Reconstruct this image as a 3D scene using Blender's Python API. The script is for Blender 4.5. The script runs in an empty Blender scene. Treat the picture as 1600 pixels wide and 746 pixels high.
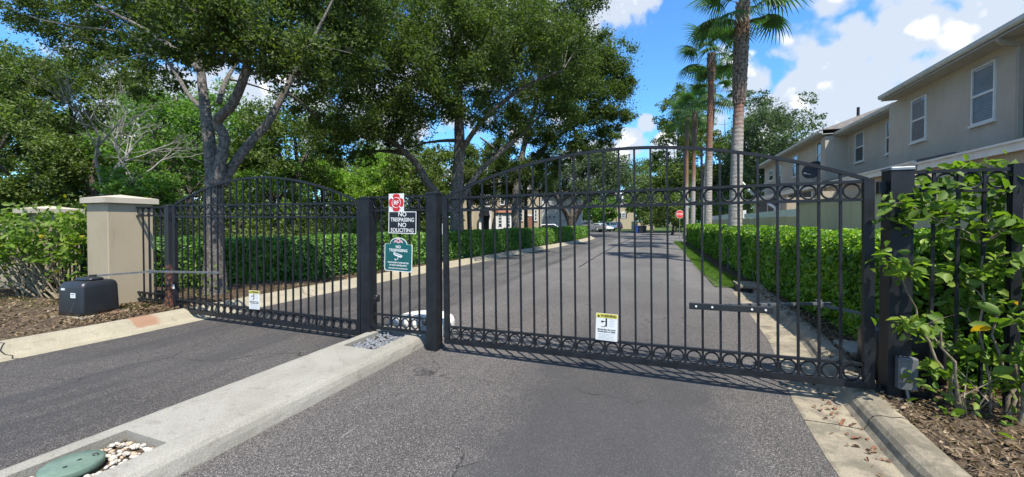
import bpy, math, random
import numpy as np
from mathutils import Vector, Matrix
random.seed(7); rng = np.random.default_rng(11)
S = bpy.context.scene; COL = S.collection
R = math.radians; PI = math.pi

# ------------------------------------------------------------------ camera
F_PX = 610.0; YAW = R(20.5); HC = 1.6
cd = bpy.data.cameras.new('camera'); cam = bpy.data.objects.new('camera', cd); COL.objects.link(cam)
cam.location = (0, 0, HC); cam.rotation_euler = (R(89.0), 0, YAW)
cd.sensor_width = 36; cd.lens = F_PX/1600*36; cd.shift_y = -14.35/1600
cd.clip_start = 0.05; cd.clip_end = 2000
S.camera = cam
# ------------------------------------------------------------------ light and sky
SUN_EL, SUN_AZ = R(61), R(136)          # azimuth from +Y towards +X
sun_dir = Vector((math.sin(SUN_AZ)*math.cos(SUN_EL), math.cos(SUN_AZ)*math.cos(SUN_EL), math.sin(SUN_EL)))
ld = bpy.data.lights.new('sun', 'SUN'); ld.energy = 2.9; ld.angle = R(0.55); ld.color = (1.0, 0.94, 0.84)
sun = bpy.data.objects.new('sun', ld); COL.objects.link(sun)
sun.rotation_euler = sun_dir.to_track_quat('Z', 'Y').to_euler(); sun.location = (0, 0, 60)
S.view_settings.view_transform = 'Standard'; S.view_settings.look = 'None'
S.view_settings.exposure = 1.45; S.view_settings.gamma = 1.0
S.view_settings.use_curve_mapping = False
S.cycles.use_denoising = True
S.cycles.max_bounces = 7; S.cycles.diffuse_bounces = 4; S.cycles.transmission_bounces = 4
S.cycles.glossy_bounces = 3; S.cycles.caustics_reflective = False; S.cycles.caustics_refractive = False

def N(nt, t, **kw):
    n = nt.nodes.new(t)
    for k, v in kw.items():
        if k.startswith('i_'):
            key = k[2:]; key = int(key) if key.isdigit() else key.replace('_', ' ')
            n.inputs[key].default_value = v
        else: setattr(n, k, v)
    return n
def K(nt, a, b): nt.links.new(a, b)
def math_n(nt, op, a, b=None, c=None, clamp=False):
    n = nt.nodes.new('ShaderNodeMath'); n.operation = op; n.use_clamp = clamp
    for i, v in enumerate((a, b, c)):
        if v is None: continue
        if isinstance(v, (int, float)): n.inputs[i].default_value = v
        else: K(nt, v, n.inputs[i])
    return n.outputs[0]
def ramp(nt, fac, stops, interp='LINEAR'):
    n = nt.nodes.new('ShaderNodeValToRGB'); cr = n.color_ramp; cr.interpolation = interp
    while len(cr.elements) < len(stops): cr.elements.new(0.5)
    for e, (p, c) in zip(cr.elements, stops):
        e.position = p; e.color = (c[0], c[1], c[2], 1) if not isinstance(c, (int, float)) else (c, c, c, 1)
    if fac is not None: K(nt, fac, n.inputs[0])
    return n.outputs[0]
def mixc(nt, fac, a, b, mode='MIX'):
    n = nt.nodes.new('ShaderNodeMix'); n.data_type = 'RGBA'; n.blend_type = mode
    for s, v in ((n.inputs[0], fac), (n.inputs[6], a), (n.inputs[7], b)):
        if isinstance(v, (int, float)): s.default_value = v
        elif isinstance(v, tuple): s.default_value = (v[0], v[1], v[2], 1)
        else: K(nt, v, s)
    return n.outputs[2]
def noise(nt, vec, scale, detail=3, rough=.55, dist=0):
    n = N(nt, 'ShaderNodeTexNoise', i_Scale=scale, i_Detail=detail, i_Roughness=rough, i_Distortion=dist)
    if vec is not None: K(nt, vec, n.inputs['Vector'])
    return n.outputs[0]
def smooth(nt, v, lo, hi, a=0., b=1.):
    n = nt.nodes.new('ShaderNodeMapRange'); n.interpolation_type = 'SMOOTHSTEP'
    K(nt, v, n.inputs[0]); n.inputs[1].default_value = lo; n.inputs[2].default_value = hi
    n.inputs[3].default_value = a; n.inputs[4].default_value = b
    return n.outputs[0]

def pix_dir(px, py):
    fw = Vector((-math.sin(YAW)*math.cos(R(1)), math.cos(YAW)*math.cos(R(1)), -math.sin(R(1))))
    rt = Vector((math.cos(YAW), math.sin(YAW), 0)); up = rt.cross(fw)
    return fw + rt*((px-800)/F_PX) + up*((373-14.35-py)/F_PX)
def P(px, py, Z):                        # a point seen at that place of the photo, Z metres deep
    v = Vector((0, 0, HC)) + pix_dir(px, py)*Z
    return (v.x, v.y, v.z)

W = bpy.data.worlds.new('World'); S.world = W; W.use_nodes = True
nt = W.node_tree; nt.nodes.clear()
sky = N(nt, 'ShaderNodeTexSky', sky_type='NISHITA'); sky.sun_disc = False
sky.sun_elevation = SUN_EL; sky.sun_rotation = SUN_AZ % (2*PI)
sky.air_density = 1.0; sky.dust_density = 0.35; sky.ozone_density = 1.5
tc = N(nt, 'ShaderNodeTexCoord'); D = tc.outputs['Generated']
blob = None
for px, py, r in [(1345, 70, .21), (1290, 110, .21), (1240, 165, .21), (1200, 225, .2), (1400, 15, .14), (1430, 125, .10), (1330, 180, .22), (1400, 165, .14), (1195, 130, .07),
                  (1560, 40, .11), (1640, 50, .16), (960, -10, .13), (880, 30, .16), (1005, 5, .07), (760, 60, .25), (1012, 190, .045), (985, 222, .06), (930, 250, .10), (1040, 235, .06), (1450, 230, .16), (250, 160, .2), (390, 150, .1), (600, 200, .3)]:
    d = pix_dir(px, py).normalized()
    s = N(nt, 'ShaderNodeVectorMath', operation='DISTANCE'); K(nt, D, s.inputs[0]); s.inputs[1].default_value = d
    m = math_n(nt, 'SUBTRACT', 1.0, math_n(nt, 'DIVIDE', s.outputs['Value'], r))
    blob = m if blob is None else math_n(nt, 'MAXIMUM', blob, m)
blob = math_n(nt, 'MAXIMUM', blob, -1.1)
big = noise(nt, D, 2.3, 2)
gen = math_n(nt, 'MULTIPLY_ADD', big, 3.4, -1.45)       # broken cloud cover all round the sky, thickened to whiten the ambient light
clear = None
for px, py, r in [(1060, 110, .22), (1010, 100, .2), (1110, 60, .18), (1090, 180, .12), (1420, 75, .07), (1470, 85, .07), (1500, 60, .06), (1260, 15, .07), (60, 60, .12), (990, 140, .14)]:
    d = pix_dir(px, py).normalized()
    s = N(nt, 'ShaderNodeVectorMath', operation='DISTANCE'); K(nt, D, s.inputs[0]); s.inputs[1].default_value = d
    m = math_n(nt, 'SUBTRACT', 1.0, math_n(nt, 'DIVIDE', s.outputs['Value'], r))
    clear = m if clear is None else math_n(nt, 'MAXIMUM', clear, m)
gen = math_n(nt, 'SUBTRACT', gen, math_n(nt, 'MULTIPLY', math_n(nt, 'MAXIMUM', clear, 0.0), 3.0))
cov = math_n(nt, 'MAXIMUM', blob, math_n(nt, 'MINIMUM', gen, 0.5))
wn = N(nt, 'ShaderNodeTexNoise', i_Scale=5.0, i_Detail=5); K(nt, D, wn.inputs['Vector'])
wv = N(nt, 'ShaderNodeVectorMath', operation='SCALE'); K(nt, wn.outputs['Color'], wv.inputs[0]); wv.inputs['Scale'].default_value = .10
wd = N(nt, 'ShaderNodeVectorMath', operation='ADD'); K(nt, D, wd.inputs[0]); K(nt, wv.outputs[0], wd.inputs[1])
def puffs(scale, detail):
    v = N(nt, 'ShaderNodeTexVoronoi', feature='F1', i_Scale=scale, i_Detail=detail, i_Roughness=.5, i_Lacunarity=2.1); K(nt, wd.outputs[0], v.inputs['Vector']); return math_n(nt, 'SUBTRACT', .62, v.outputs['Distance'])
pf = puffs(11, 2); nz = noise(nt, D, 6.5, 7, .56)
dens = math_n(nt, 'ADD', cov, math_n(nt, 'ADD', math_n(nt, 'MULTIPLY', pf, .75), math_n(nt, 'MULTIPLY_ADD', nz, 1.7, -.98)))
cmask = smooth(nt, dens, .0, .30)
f_ = math_n(nt, 'ADD', math_n(nt, 'MULTIPLY', pf, 1.7), math_n(nt, 'MULTIPLY_ADD', noise(nt, D, 4.6, 6, .6), 1.5, -.62))
f_ = math_n(nt, 'SUBTRACT', f_, math_n(nt, 'MULTIPLY', dens, .14))
ccol = ramp(nt, f_, [(-.08, (1.8, 2.0, 2.3)), (.12, (2.35, 2.45, 2.6)), (.38, (4.4, 4.4, 4.4))])
skyc = mixc(nt, 1.0, sky.outputs[0], (.29, .53, .72), 'MULTIPLY')
fin = mixc(nt, math_n(nt, 'MULTIPLY', cmask, .95), skyc, ccol)
bg = N(nt, 'ShaderNodeBackground', i_Strength=0.15); K(nt, fin, bg.inputs[0])
wo = N(nt, 'ShaderNodeOutputWorld'); K(nt, bg.outputs[0], wo.inputs[0])

# ------------------------------------------------------------------ materials
def newmat(name, base=(.5, .5, .5), rough=.6, metal=0., spec=.5):
    m = bpy.data.materials.new(name); m.use_nodes = True
    t = m.node_tree; b = t.nodes['Principled BSDF']
    b.inputs['Base Color'].default_value = (*base, 1); b.inputs['Roughness'].default_value = rough
    b.inputs['Metallic'].default_value = metal; b.inputs['Specular IOR Level'].default_value = spec
    return m, t, b
def pos(t, obj=False):
    if obj: return N(t, 'ShaderNodeTexCoord').outputs['Object']
    return N(t, 'ShaderNodeNewGeometry').outputs['Position']
def bump(t, b, h, strength=.4, dist=.01):
    n = N(t, 'ShaderNodeBump', i_Strength=strength, i_Distance=dist); K(t, h, n.inputs['Height']); K(t, n.outputs[0], b.inputs['Normal'])
def grainy(name, c0, c1, scale=6, rough=.7, bs=60, bstr=.3, bdist=.005, spec=.4, fine=.12, metal=0., detail=5):
    m, t, b = newmat(name, c0, rough, metal, spec); v = pos(t)
    n1 = noise(t, v, scale, detail, .62); n2 = noise(t, v, bs, 3)
    c = mixc(t, smooth(t, n1, .33, .68), c0, c1)
    k = ramp(t, n2, [(.3, 1-fine), (.7, 1+fine)]) if False else math_n(t, 'MULTIPLY_ADD', n2, 2*fine, 1-fine)
    mul = N(t, 'ShaderNodeVectorMath', operation='SCALE'); K(t, c, mul.inputs[0]); K(t, k, mul.inputs['Scale'])
    K(t, mul.outputs[0], b.inputs['Base Color'])
    bump(t, b, n2, bstr, bdist)
    return m
def leafmat(name, cols, trans=.35, rough=.5, spec=.35):
    m, t, b = newmat(name, cols[0], rough, 0, spec)
    g = N(t, 'ShaderNodeNewGeometry')
    st = [(i/(len(cols)-1), c) for i, c in enumerate(cols)]
    pn = noise(t, g.outputs['Position'], .9, 2)
    f = math_n(t, 'ADD', math_n(t, 'MULTIPLY', g.outputs['Random Per Island'], .7), math_n(t, 'MULTIPLY_ADD', pn, 1.2, -.45), clamp=True)
    c = ramp(t, f, st)
    K(t, c, b.inputs['Base Color'])
    tr = N(t, 'ShaderNodeBsdfTranslucent')
    tcx = mixc(t, 1.0, c, (1.5, 1.75, .55), 'MULTIPLY'); K(t, tcx, tr.inputs[0])
    mx = N(t, 'ShaderNodeMixShader', i_0=trans); K(t, b.outputs[0], mx.inputs[1]); K(t, tr.outputs[0], mx.inputs[2])
    K(t, mx.outputs[0], t.nodes['Material Output'].inputs[0])
    return m
def asphalt_mat(name):
    m, t, b = newmat(name, (.07, .07, .07), .85, 0, .18)
    v = pos(t); sp = N(t, 'ShaderNodeSeparateXYZ'); K(t, v, sp.inputs[0]); X, Y = sp.outputs[0], sp.outputs[1]
    vo = N(t, 'ShaderNodeTexVoronoi', i_Scale=200); K(t, v, vo.inputs['Vector'])
    cr = N(t, 'ShaderNodeSeparateColor'); K(t, vo.outputs['Color'], cr.inputs[0])
    stone = ramp(t, cr.outputs[0], [(0, (.043, .040, .038)), (.45, (.070, .065, .061)), (.72, (.112, .103, .096)), (.90, (.17, .153, .143)), (1, (.33, .295, .27))])
    big = noise(t, v, .55, 4, .6); mid = noise(t, v, 3.2, 5, .65)
    # worn tyre tracks and old seal coat along the lanes
    st = N(t, 'ShaderNodeMapping'); st.inputs['Scale'].default_value = (1.0, .16, 1); K(t, v, st.inputs[0])
    streak = noise(t, st.outputs[0], 1.7, 4, .6)
    px_ = math_n(t, 'ADD', X, math_n(t, 'MULTIPLY_ADD', mid, 1.0, -.5))
    band = math_n(t, 'MULTIPLY', smooth(t, px_, -1.5, -.9), smooth(t, px_, .25, .75, 1, 0))
    py_ = math_n(t, 'ADD', Y, math_n(t, 'MULTIPLY_ADD', mid, 1.2, -.6))
    band = math_n(t, 'MULTIPLY', band, smooth(t, py_, 4.4, 6.5, 1, .25))
    seal = math_n(t, 'MULTIPLY', band, smooth(t, math_n(t, 'ADD', big, math_n(t, 'MULTIPLY', streak, .6)),   .55, .80, .35, 1.0))
    leftlane = smooth(t, X, -3.8, -3.6, 1, 0)
    seal2 = math_n(t, 'MULTIPLY', math_n(t, 'MULTIPLY', leftlane, smooth(t, streak, .46, .60)), .8)
    seal = math_n(t, 'MAXIMUM', seal, seal2)
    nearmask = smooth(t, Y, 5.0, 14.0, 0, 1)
    far = mixc(t, mid, (.12, .115, .11), (.165, .158, .15))  # distant road coloured lighter, standing for the strong sun there
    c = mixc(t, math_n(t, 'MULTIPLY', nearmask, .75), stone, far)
    c = mixc(t, math_n(t, 'MULTIPLY', seal, .74), c, (.052, .051, .052))
    k = math_n(t, 'MULTIPLY_ADD', big, .7, .62)
    k = math_n(t, 'MULTIPLY', k, math_n(t, 'MULTIPLY_ADD', streak, .5, .75))
    k = math_n(t, 'MULTIPLY', k, math_n(t, 'MULTIPLY_ADD', leftlane, -.2, 1.0))
    # cracks
    wv = N(t, 'ShaderNodeVectorMath', operation='SCALE'); nn = N(t, 'ShaderNodeTexNoise', i_Scale=1.6, i_Detail=6); K(t, v, nn.inputs['Vector'])
    K(t, nn.outputs['Color'], wv.inputs[0]); wv.inputs['Scale'].default_value = 1.1
    wa = N(t, 'ShaderNodeVectorMath', operation='ADD'); K(t, v, wa.inputs[0]); K(t, wv.outputs[0], wa.inputs[1])
    ve = N(t, 'ShaderNodeTexVoronoi', feature='DISTANCE_TO_EDGE', i_Scale=.42); K(t, wa.outputs[0], ve.inputs['Vector'])
    crack = math_n(t, 'MULTIPLY', smooth(t, ve.outputs['Distance'], .0018, .005, 1, 0), smooth(t, big, .44, .58))
    k = math_n(t, 'MULTIPLY', k, math_n(t, 'MULTIPLY_ADD', crack, -.7, 1.0))
    # scuff marks
    s2 = N(t, 'ShaderNodeMapping'); s2.inputs['Scale'].default_value = (6.5, .9, 1); s2.inputs['Rotation'].default_value = (0, 0, -.25); K(t, v, s2.inputs[0])
    sc = math_n(t, 'MULTIPLY', smooth(t, noise(t, s2.outputs[0], 1.3, 2), .73, .77), .3)
    mul = N(t, 'ShaderNodeVectorMath', operation='SCALE'); K(t, c, mul.inputs[0]); K(t, k, mul.inputs['Scale'])
    K(t, mixc(t, sc, mul.outputs[0], (.3, .29, .27)), b.inputs['Base Color'])
    h = math_n(t, 'MULTIPLY', vo.outputs['Distance'], math_n(t, 'MULTIPLY_ADD', seal, -.8, 1.0))
    bump(t, b, h, .35, .005)
    rg = math_n(t, 'MULTIPLY_ADD', seal, -.22, .86); K(t, rg, b.inputs['Roughness'])
    return m
def concrete_mat(name, c0, c1, stain, stainmask=None, top=.15):
    m, t, b = newmat(name, c0, .85, 0, .3); v = pos(t)
    n1 = noise(t, v, 2.2, 6, .65); n2 = noise(t, v, 85, 3, .6); n3 = noise(t, v, 9, 5, .7)
    c = mixc(t, smooth(t, n1, .35, .66), c0, c1)
    c = mixc(t, math_n(t, 'MULTIPLY', smooth(t, n3, .54, .72), .6), c, stain)
    vo = N(t, 'ShaderNodeTexVoronoi', i_Scale=190); K(t, v, vo.inputs['Vector'])
    cs = N(t, 'ShaderNodeSeparateColor'); K(t, vo.outputs['Color'], cs.inputs[0])
    k = math_n(t, 'MULTIPLY', math_n(t, 'MULTIPLY_ADD', n2, .4, .8), math_n(t, 'MULTIPLY_ADD', cs.outputs[0], .3, .85))
    mul = N(t, 'ShaderNodeVectorMath', operation='SCALE'); K(t, c, mul.inputs[0]); K(t, k, mul.inputs['Scale'])
    o = mul.outputs[0]
    if stainmask: o = stainmask(t, v, o, n3)
    K(t, o, b.inputs['Base Color'])
    h = math_n(t, 'ADD', n2, math_n(t, 'MULTIPLY', n3, 1.5)); bump(t, b, h, .5, .006)
    return m
def rustpaint(t, v, o, n):                      # the old red paint left on one piece of kerb
    sp = N(t, 'ShaderNodeSeparateXYZ'); K(t, v, sp.inputs[0])
    y = math_n(t, 'ADD', sp.outputs[1], math_n(t, 'MULTIPLY_ADD', n, .12, -.06))
    mk = math_n(t, 'MULTIPLY', smooth(t, y, 3.42, 3.45), smooth(t, y, 3.68, 3.80, 1, 0))
    mk = math_n(t, 'MULTIPLY', mk, smooth(t, sp.outputs[2], .02, .05))
    return mixc(t, math_n(t, 'MULTIPLY', mk, .7), o, (.27, .12, .065))
def mulch_stain(t, v, o, n):
    sp = N(t, 'ShaderNodeSeparateXYZ'); K(t, v, sp.inputs[0])
    n4 = noise(t, v, 4.0, 6, .7)
    return mixc(t, math_n(t, 'MULTIPLY', smooth(t, n4, .46, .60), .72), o, (.13, .115, .085))

asphalt = asphalt_mat('asphalt')
conc = concrete_mat('island concrete', (0.290, 0.275, 0.234), (0.251, 0.235, 0.196), (0.161, 0.147, 0.118))
kerb_l = concrete_mat('cream kerb concrete', (0.332, 0.296, 0.214), (0.280, 0.246, 0.177), (0.186, 0.158, 0.113), rustpaint)
kerb_r = concrete_mat('weathered kerb concrete', (.31, .265, .19), (.22, .19, .14), (.11, .095, .07), mulch_stain)
black = grainy('black painted steel', (.0075, .0085, .011), (.014, .016, .020), 9, .5, 140, .12, .002, .35, .25)
def rusty():
    m, t, b = newmat('black steel rusting at the foot', (.014, .016, .02), .5); v = pos(t)
    sp = N(t, 'ShaderNodeSeparateXYZ'); K(t, v, sp.inputs[0]); n = noise(t, v, 16, 6, .7)
    mk = math_n(t, 'MULTIPLY', smooth(t, n, .46, .6), smooth(t, sp.outputs[2], .72, .95, 1, 0))
    K(t, mixc(t, mk, (.014, .016, .02), (.23, .09, .05)), b.inputs['Base Color']); bump(t, b, n, .3, .004); return m
rust = rusty()
def stucco(name, c0, c1, bs=55, bstr=.5, bdist=.012, stain=.22):
    m, t, b = newmat(name, c0, .92, 0, .2); v = pos(t)
    n1 = noise(t, v, 1.1, 5, .6); n2 = noise(t, v, bs, 4, .65); n3 = noise(t, v, 9, 5, .65)
    mp = N(t, 'ShaderNodeMapping'); mp.inputs['Scale'].default_value = (3, 3, .35); K(t, v, mp.inputs[0])
    run = smooth(t, noise(t, mp.outputs[0], 1.6, 4, .6), .52, .75)
    c = mixc(t, smooth(t, n1, .35, .68), c0, c1); c = mixc(t, math_n(t, 'MULTIPLY', run, stain), c, (c0[0]*.5, c0[1]*.5, c0[2]*.48))
    K(t, c, b.inputs['Base Color']); bump(t, b, math_n(t, 'ADD', n2, math_n(t, 'MULTIPLY', n3, 1.2)), bstr, bdist); return m
pillar_m = stucco('tan pillar stucco', (0.384, 0.319, 0.224), (0.346, 0.286, 0.195), 70, .35, .006, .42)
cap_m = stucco('pillar cap cement', (0.468, 0.414, 0.333), (0.405, 0.360, 0.279), 80, .3, .004)
house_m = stucco('grey tan house stucco', (0.532, 0.469, 0.396), (0.479, 0.421, 0.354), 45, .6, .016)
lower_m = stucco('light tan house stucco', (0.448, 0.382, 0.286), (0.415, 0.348, 0.257), 45, .5, .014)
wall_m = stucco('privacy wall stucco', (0.602, 0.480, 0.332), (0.539, 0.423, 0.294), 40, .4, .01, .35)
yellow_m = stucco('pale yellow stucco', (0.398, 0.340, 0.242), (0.371, 0.313, 0.218), 30, .3, .01)
white_p = grainy('white paint', (.72, .72, .70), (.64, .64, .62), 5, .5, 40, .1, .003, .4, .05)
offwhite = grainy('weathered white paint', (.62, .62, .60), (.50, .50, .48), 3, .6, 30, .15, .003, .4, .08)
soffit_m = grainy('soffit boards', (0.414, 0.396, 0.369), (0.360, 0.347, 0.324), 3, .7, 30, .1, .003, .3, .06)
pipe_m = grainy('painted downspout', (.36, .32, .26), (.33, .29, .235), 4, .5, 60, .1, .002, .4, .05)
roof_m = grainy('shingle roof', (.12, .11, .10), (.18, .165, .15), 8, .9, 25, .6, .03, .2, .3)
redroof = grainy('red brown shingles', (.20, .085, .055), (.27, .13, .09), 6, .85, 25, .6, .03, .2, .3)
def glassmat(name, c):
    m, t, b = newmat(name, c, .06, 0, .9); n = noise(t, pos(t), 1.5, 2); bump(t, b, n, .04, .02); return m
glass = glassmat('dark window glass', (.025, .032, .04)); glass_sky = glassmat('sky tinted window glass', (.16, .20, .24))  # second glass painted paler in place of reflected sky
blind_m = grainy('window blind', (.20, .215, .23), (.16, .175, .19), 4, .6, 50, .05, .002)
bark = grainy('oak bark', (.075, .065, .055), (.225, .205, .180), 17, .9, 55, 1.0, .03, .2, .3, detail=8)
bark_d = grainy('dark bark', (.07, .058, .046), (.15, .125, .1), 8, .92, 30, .9, .03, .2, .3)
bark_w = grainy('dead grey wood', (.32, .30, .27), (.22, .20, .18), 8, .9, 40, .5, .02, .2, .2)
stem_m = grainy('shrub stem bark', (.15, .115, .075), (.27, .23, .165), 22, .85, 90, .5, .006, .25, .25)
mulch_m = grainy('mulch and leaf litter', (.060, .044, .031), (.135, .102, .070), 9, .95, 38, 1.0, .03, .15, .45, detail=9)
soil_m = grainy('dark planting soil', (.045, .032, .022), (.10, .072, .045), 6, .95, 30, 1.0, .03, .15, .45, detail=9)
ground_m = grainy('rough grass and leaf ground', (.05, .06, .022), (.11, .10, .045), 1.3, .95, 12, .8, .05, .15, .3, detail=8)
lawn_m = grainy('lawn', (.045, .075, .02), (.075, .11, .03), 4, .95, 40, .7, .03, .15, .35)
plastic = grainy('black plastic housing', (.014, .016, .019), (.02, .022, .026), 5, .38, 120, .2, .002, .5, .1)
steel = grainy('galvanised steel', (.30, .31, .32), (.22, .225, .23), 12, .45, 80, .15, .002, .5, .15, .6)
arm_m = grainy('dull grey steel arm', (.13, .135, .14), (.085, .09, .095), 12, .5, 80, .15, .002, .4, .15)
label_m = grainy('white label', (.70, .74, .74), (.64, .68, .68), 20, .45, 60, .03, .001)
ink = grainy('black ink', (.012, .012, .014), (.02, .02, .022), 20, .5, 60, .02, .001)
sign_black = grainy('black sign face', (.010, .010, .016), (.016, .016, .022), 8, .35, 60, .03, .001)
sign_red = grainy('red sign face', (.55, .022, .025), (.48, .02, .022), 8, .4, 60, .03, .001)
sign_teal = grainy('teal sign face', (.008, .105, .105), (.01, .088, .09), 8, .35, 60, .03, .001)
sign_pink = grainy('pale pink print', (.62, .38, .40), (.58, .34, .36), 8, .4, 60, .03, .001)
sign_yel = grainy('yellow warning band', (.68, .60, .10), (.62, .54, .09), 8, .4, 60, .03, .001)
green_pl = grainy('green valve lid plastic', (.10, .155, .118), (.15, .205, .16), 7, .6, 60, .25, .003, .35, .12)
pebble_w = grainy('white pebble', (0.505, 0.474, 0.413), (0.383, 0.337, 0.284), 25, .7, 90, .2, .003)
pebble_t = grainy('tan pebble', (.46, .34, .23), (.36, .25, .17), 25, .7, 90, .2, .003)
stone_d = grainy('dark river stone', (.105, .11, .12), (.17, .175, .185), 18, .65, 90, .3, .003)
stone_b = grainy('bluish river stone', (.20, .215, .23), (.14, .15, .165), 18, .65, 90, .3, .003)
tyre_m = grainy('tyre rubber', (.015, .015, .016), (.022, .022, .024), 8, .8, 60, .2, .003)
rim_m = grainy('alloy rim', (.35, .36, .37), (.28, .29, .3), 8, .35, 60, .05, .002, .5, .05, .7)
def paint(name, c): return grainy(name, c, tuple(x*.9 for x in c), 2, .28, 60, .02, .001, .6, .02)
lampglow = grainy('lamp globe glass', (.74, .72, .62), (.70, .68, .58), 4, .3, 30, .02, .001)
oakleaf = leafmat('oak leaf', [(0.035, 0.054, 0.013), (0.058, 0.087, 0.022), (0.087, 0.122, 0.032), (0.139, 0.171, 0.055)], .40, .6, .22)
oakleaf2 = leafmat('glossy oak leaf', [(0.036, 0.059, 0.014), (0.062, 0.094, 0.024), (0.092, 0.131, 0.035), (0.144, 0.182, 0.060)], .40, .6, .22)
woodleaf = leafmat('dark woodland leaf', [(0.046, 0.071, 0.016), (0.080, 0.117, 0.024), (0.120, 0.167, 0.036), (0.169, 0.227, 0.048)], .33, .5)
brightleaf = leafmat('bright woodland leaf', [(0.051, 0.111, 0.022), (0.087, 0.169, 0.029), (0.131, 0.234, 0.041), (0.174, 0.299, 0.060)], .42, .5)
limeleaf = leafmat('yellow green leaf', [(0.110, 0.193, 0.028), (0.166, 0.276, 0.041), (0.221, 0.345, 0.055), (0.290, 0.386, 0.083)], .45, .5)
paleleaf = leafmat('grey green leaf', [(0.045, 0.075, 0.035), (0.065, 0.100, 0.045), (0.095, 0.135, 0.065), (0.130, 0.160, 0.090)], .3, .5)
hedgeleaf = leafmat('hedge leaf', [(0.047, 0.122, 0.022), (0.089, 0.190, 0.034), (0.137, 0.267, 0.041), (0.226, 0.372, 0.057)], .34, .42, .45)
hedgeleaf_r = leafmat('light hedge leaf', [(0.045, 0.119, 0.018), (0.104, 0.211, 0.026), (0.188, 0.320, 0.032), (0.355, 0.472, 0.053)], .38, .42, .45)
shrubleaf = leafmat('shrub leaf', [(0.066, 0.122, 0.019), (0.109, 0.182, 0.028), (0.160, 0.243, 0.037), (0.247, 0.303, 0.052)], .40, .52, .3)
yellowleaf = leafmat('yellow leaf', [(.55, .30, .02), (.62, .36, .03)], .35, .45)
palmleaf = leafmat('palm frond', [(0.035, 0.085, 0.028), (0.055, 0.115, 0.038), (0.080, 0.150, 0.055)], .3, .42)
litter_m = leafmat('fallen leaf', [(.07, .045, .028), (.14, .095, .058), (.23, .165, .10), (.36, .28, .19)], .1, .7, .2)
grass_m = leafmat('grass blade', [(.06, .12, .016), (.10, .19, .022), (.16, .27, .035)], .35, .5)
core_m = grainy('dark hedge core', (.020, .022, .010), (.035, .034, .016), 9, .95, 30, .8, .03, .1, .3)
def palmbark():
    m, t, b = newmat('palm trunk', (.3, .26, .22), .9, 0, .2); v = pos(t, True); sp = N(t, 'ShaderNodeSeparateXYZ'); K(t, v, sp.inputs[0])
    n = noise(t, v, 7, 5, .65); wv = math_n(t, 'SINE', math_n(t, 'MULTIPLY_ADD', sp.outputs[2], 42, math_n(t, 'MULTIPLY', n, 5)))
    z = math_n(t, 'ADD', sp.outputs[2], math_n(t, 'MULTIPLY_ADD', n, 3.2, -1.6))
    c = mixc(t, smooth(t, z, 4.2, 6.2), mixc(t, n, (.27, .245, .215), (.42, .385, .345)), mixc(t, n, (.16, .075, .045), (.33, .165, .105)))
    k = math_n(t, 'MULTIPLY_ADD', wv, .06, .95); mul = N(t, 'ShaderNodeVectorMath', operation='SCALE'); K(t, c, mul.inputs[0]); K(t, k, mul.inputs['Scale'])
    K(t, mul.outputs[0], b.inputs['Base Color']); bump(t, b, math_n(t, 'ADD', math_n(t, 'MULTIPLY', wv, .25), math_n(t, 'MULTIPLY', n, 4)), .6, .02); return m
palmbark_m = palmbark()
boot_m = grainy('old frond bases', (.13, .085, .06), (.27, .21, .165), 12, .9, 50, .6, .01, .2, .3)

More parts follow.
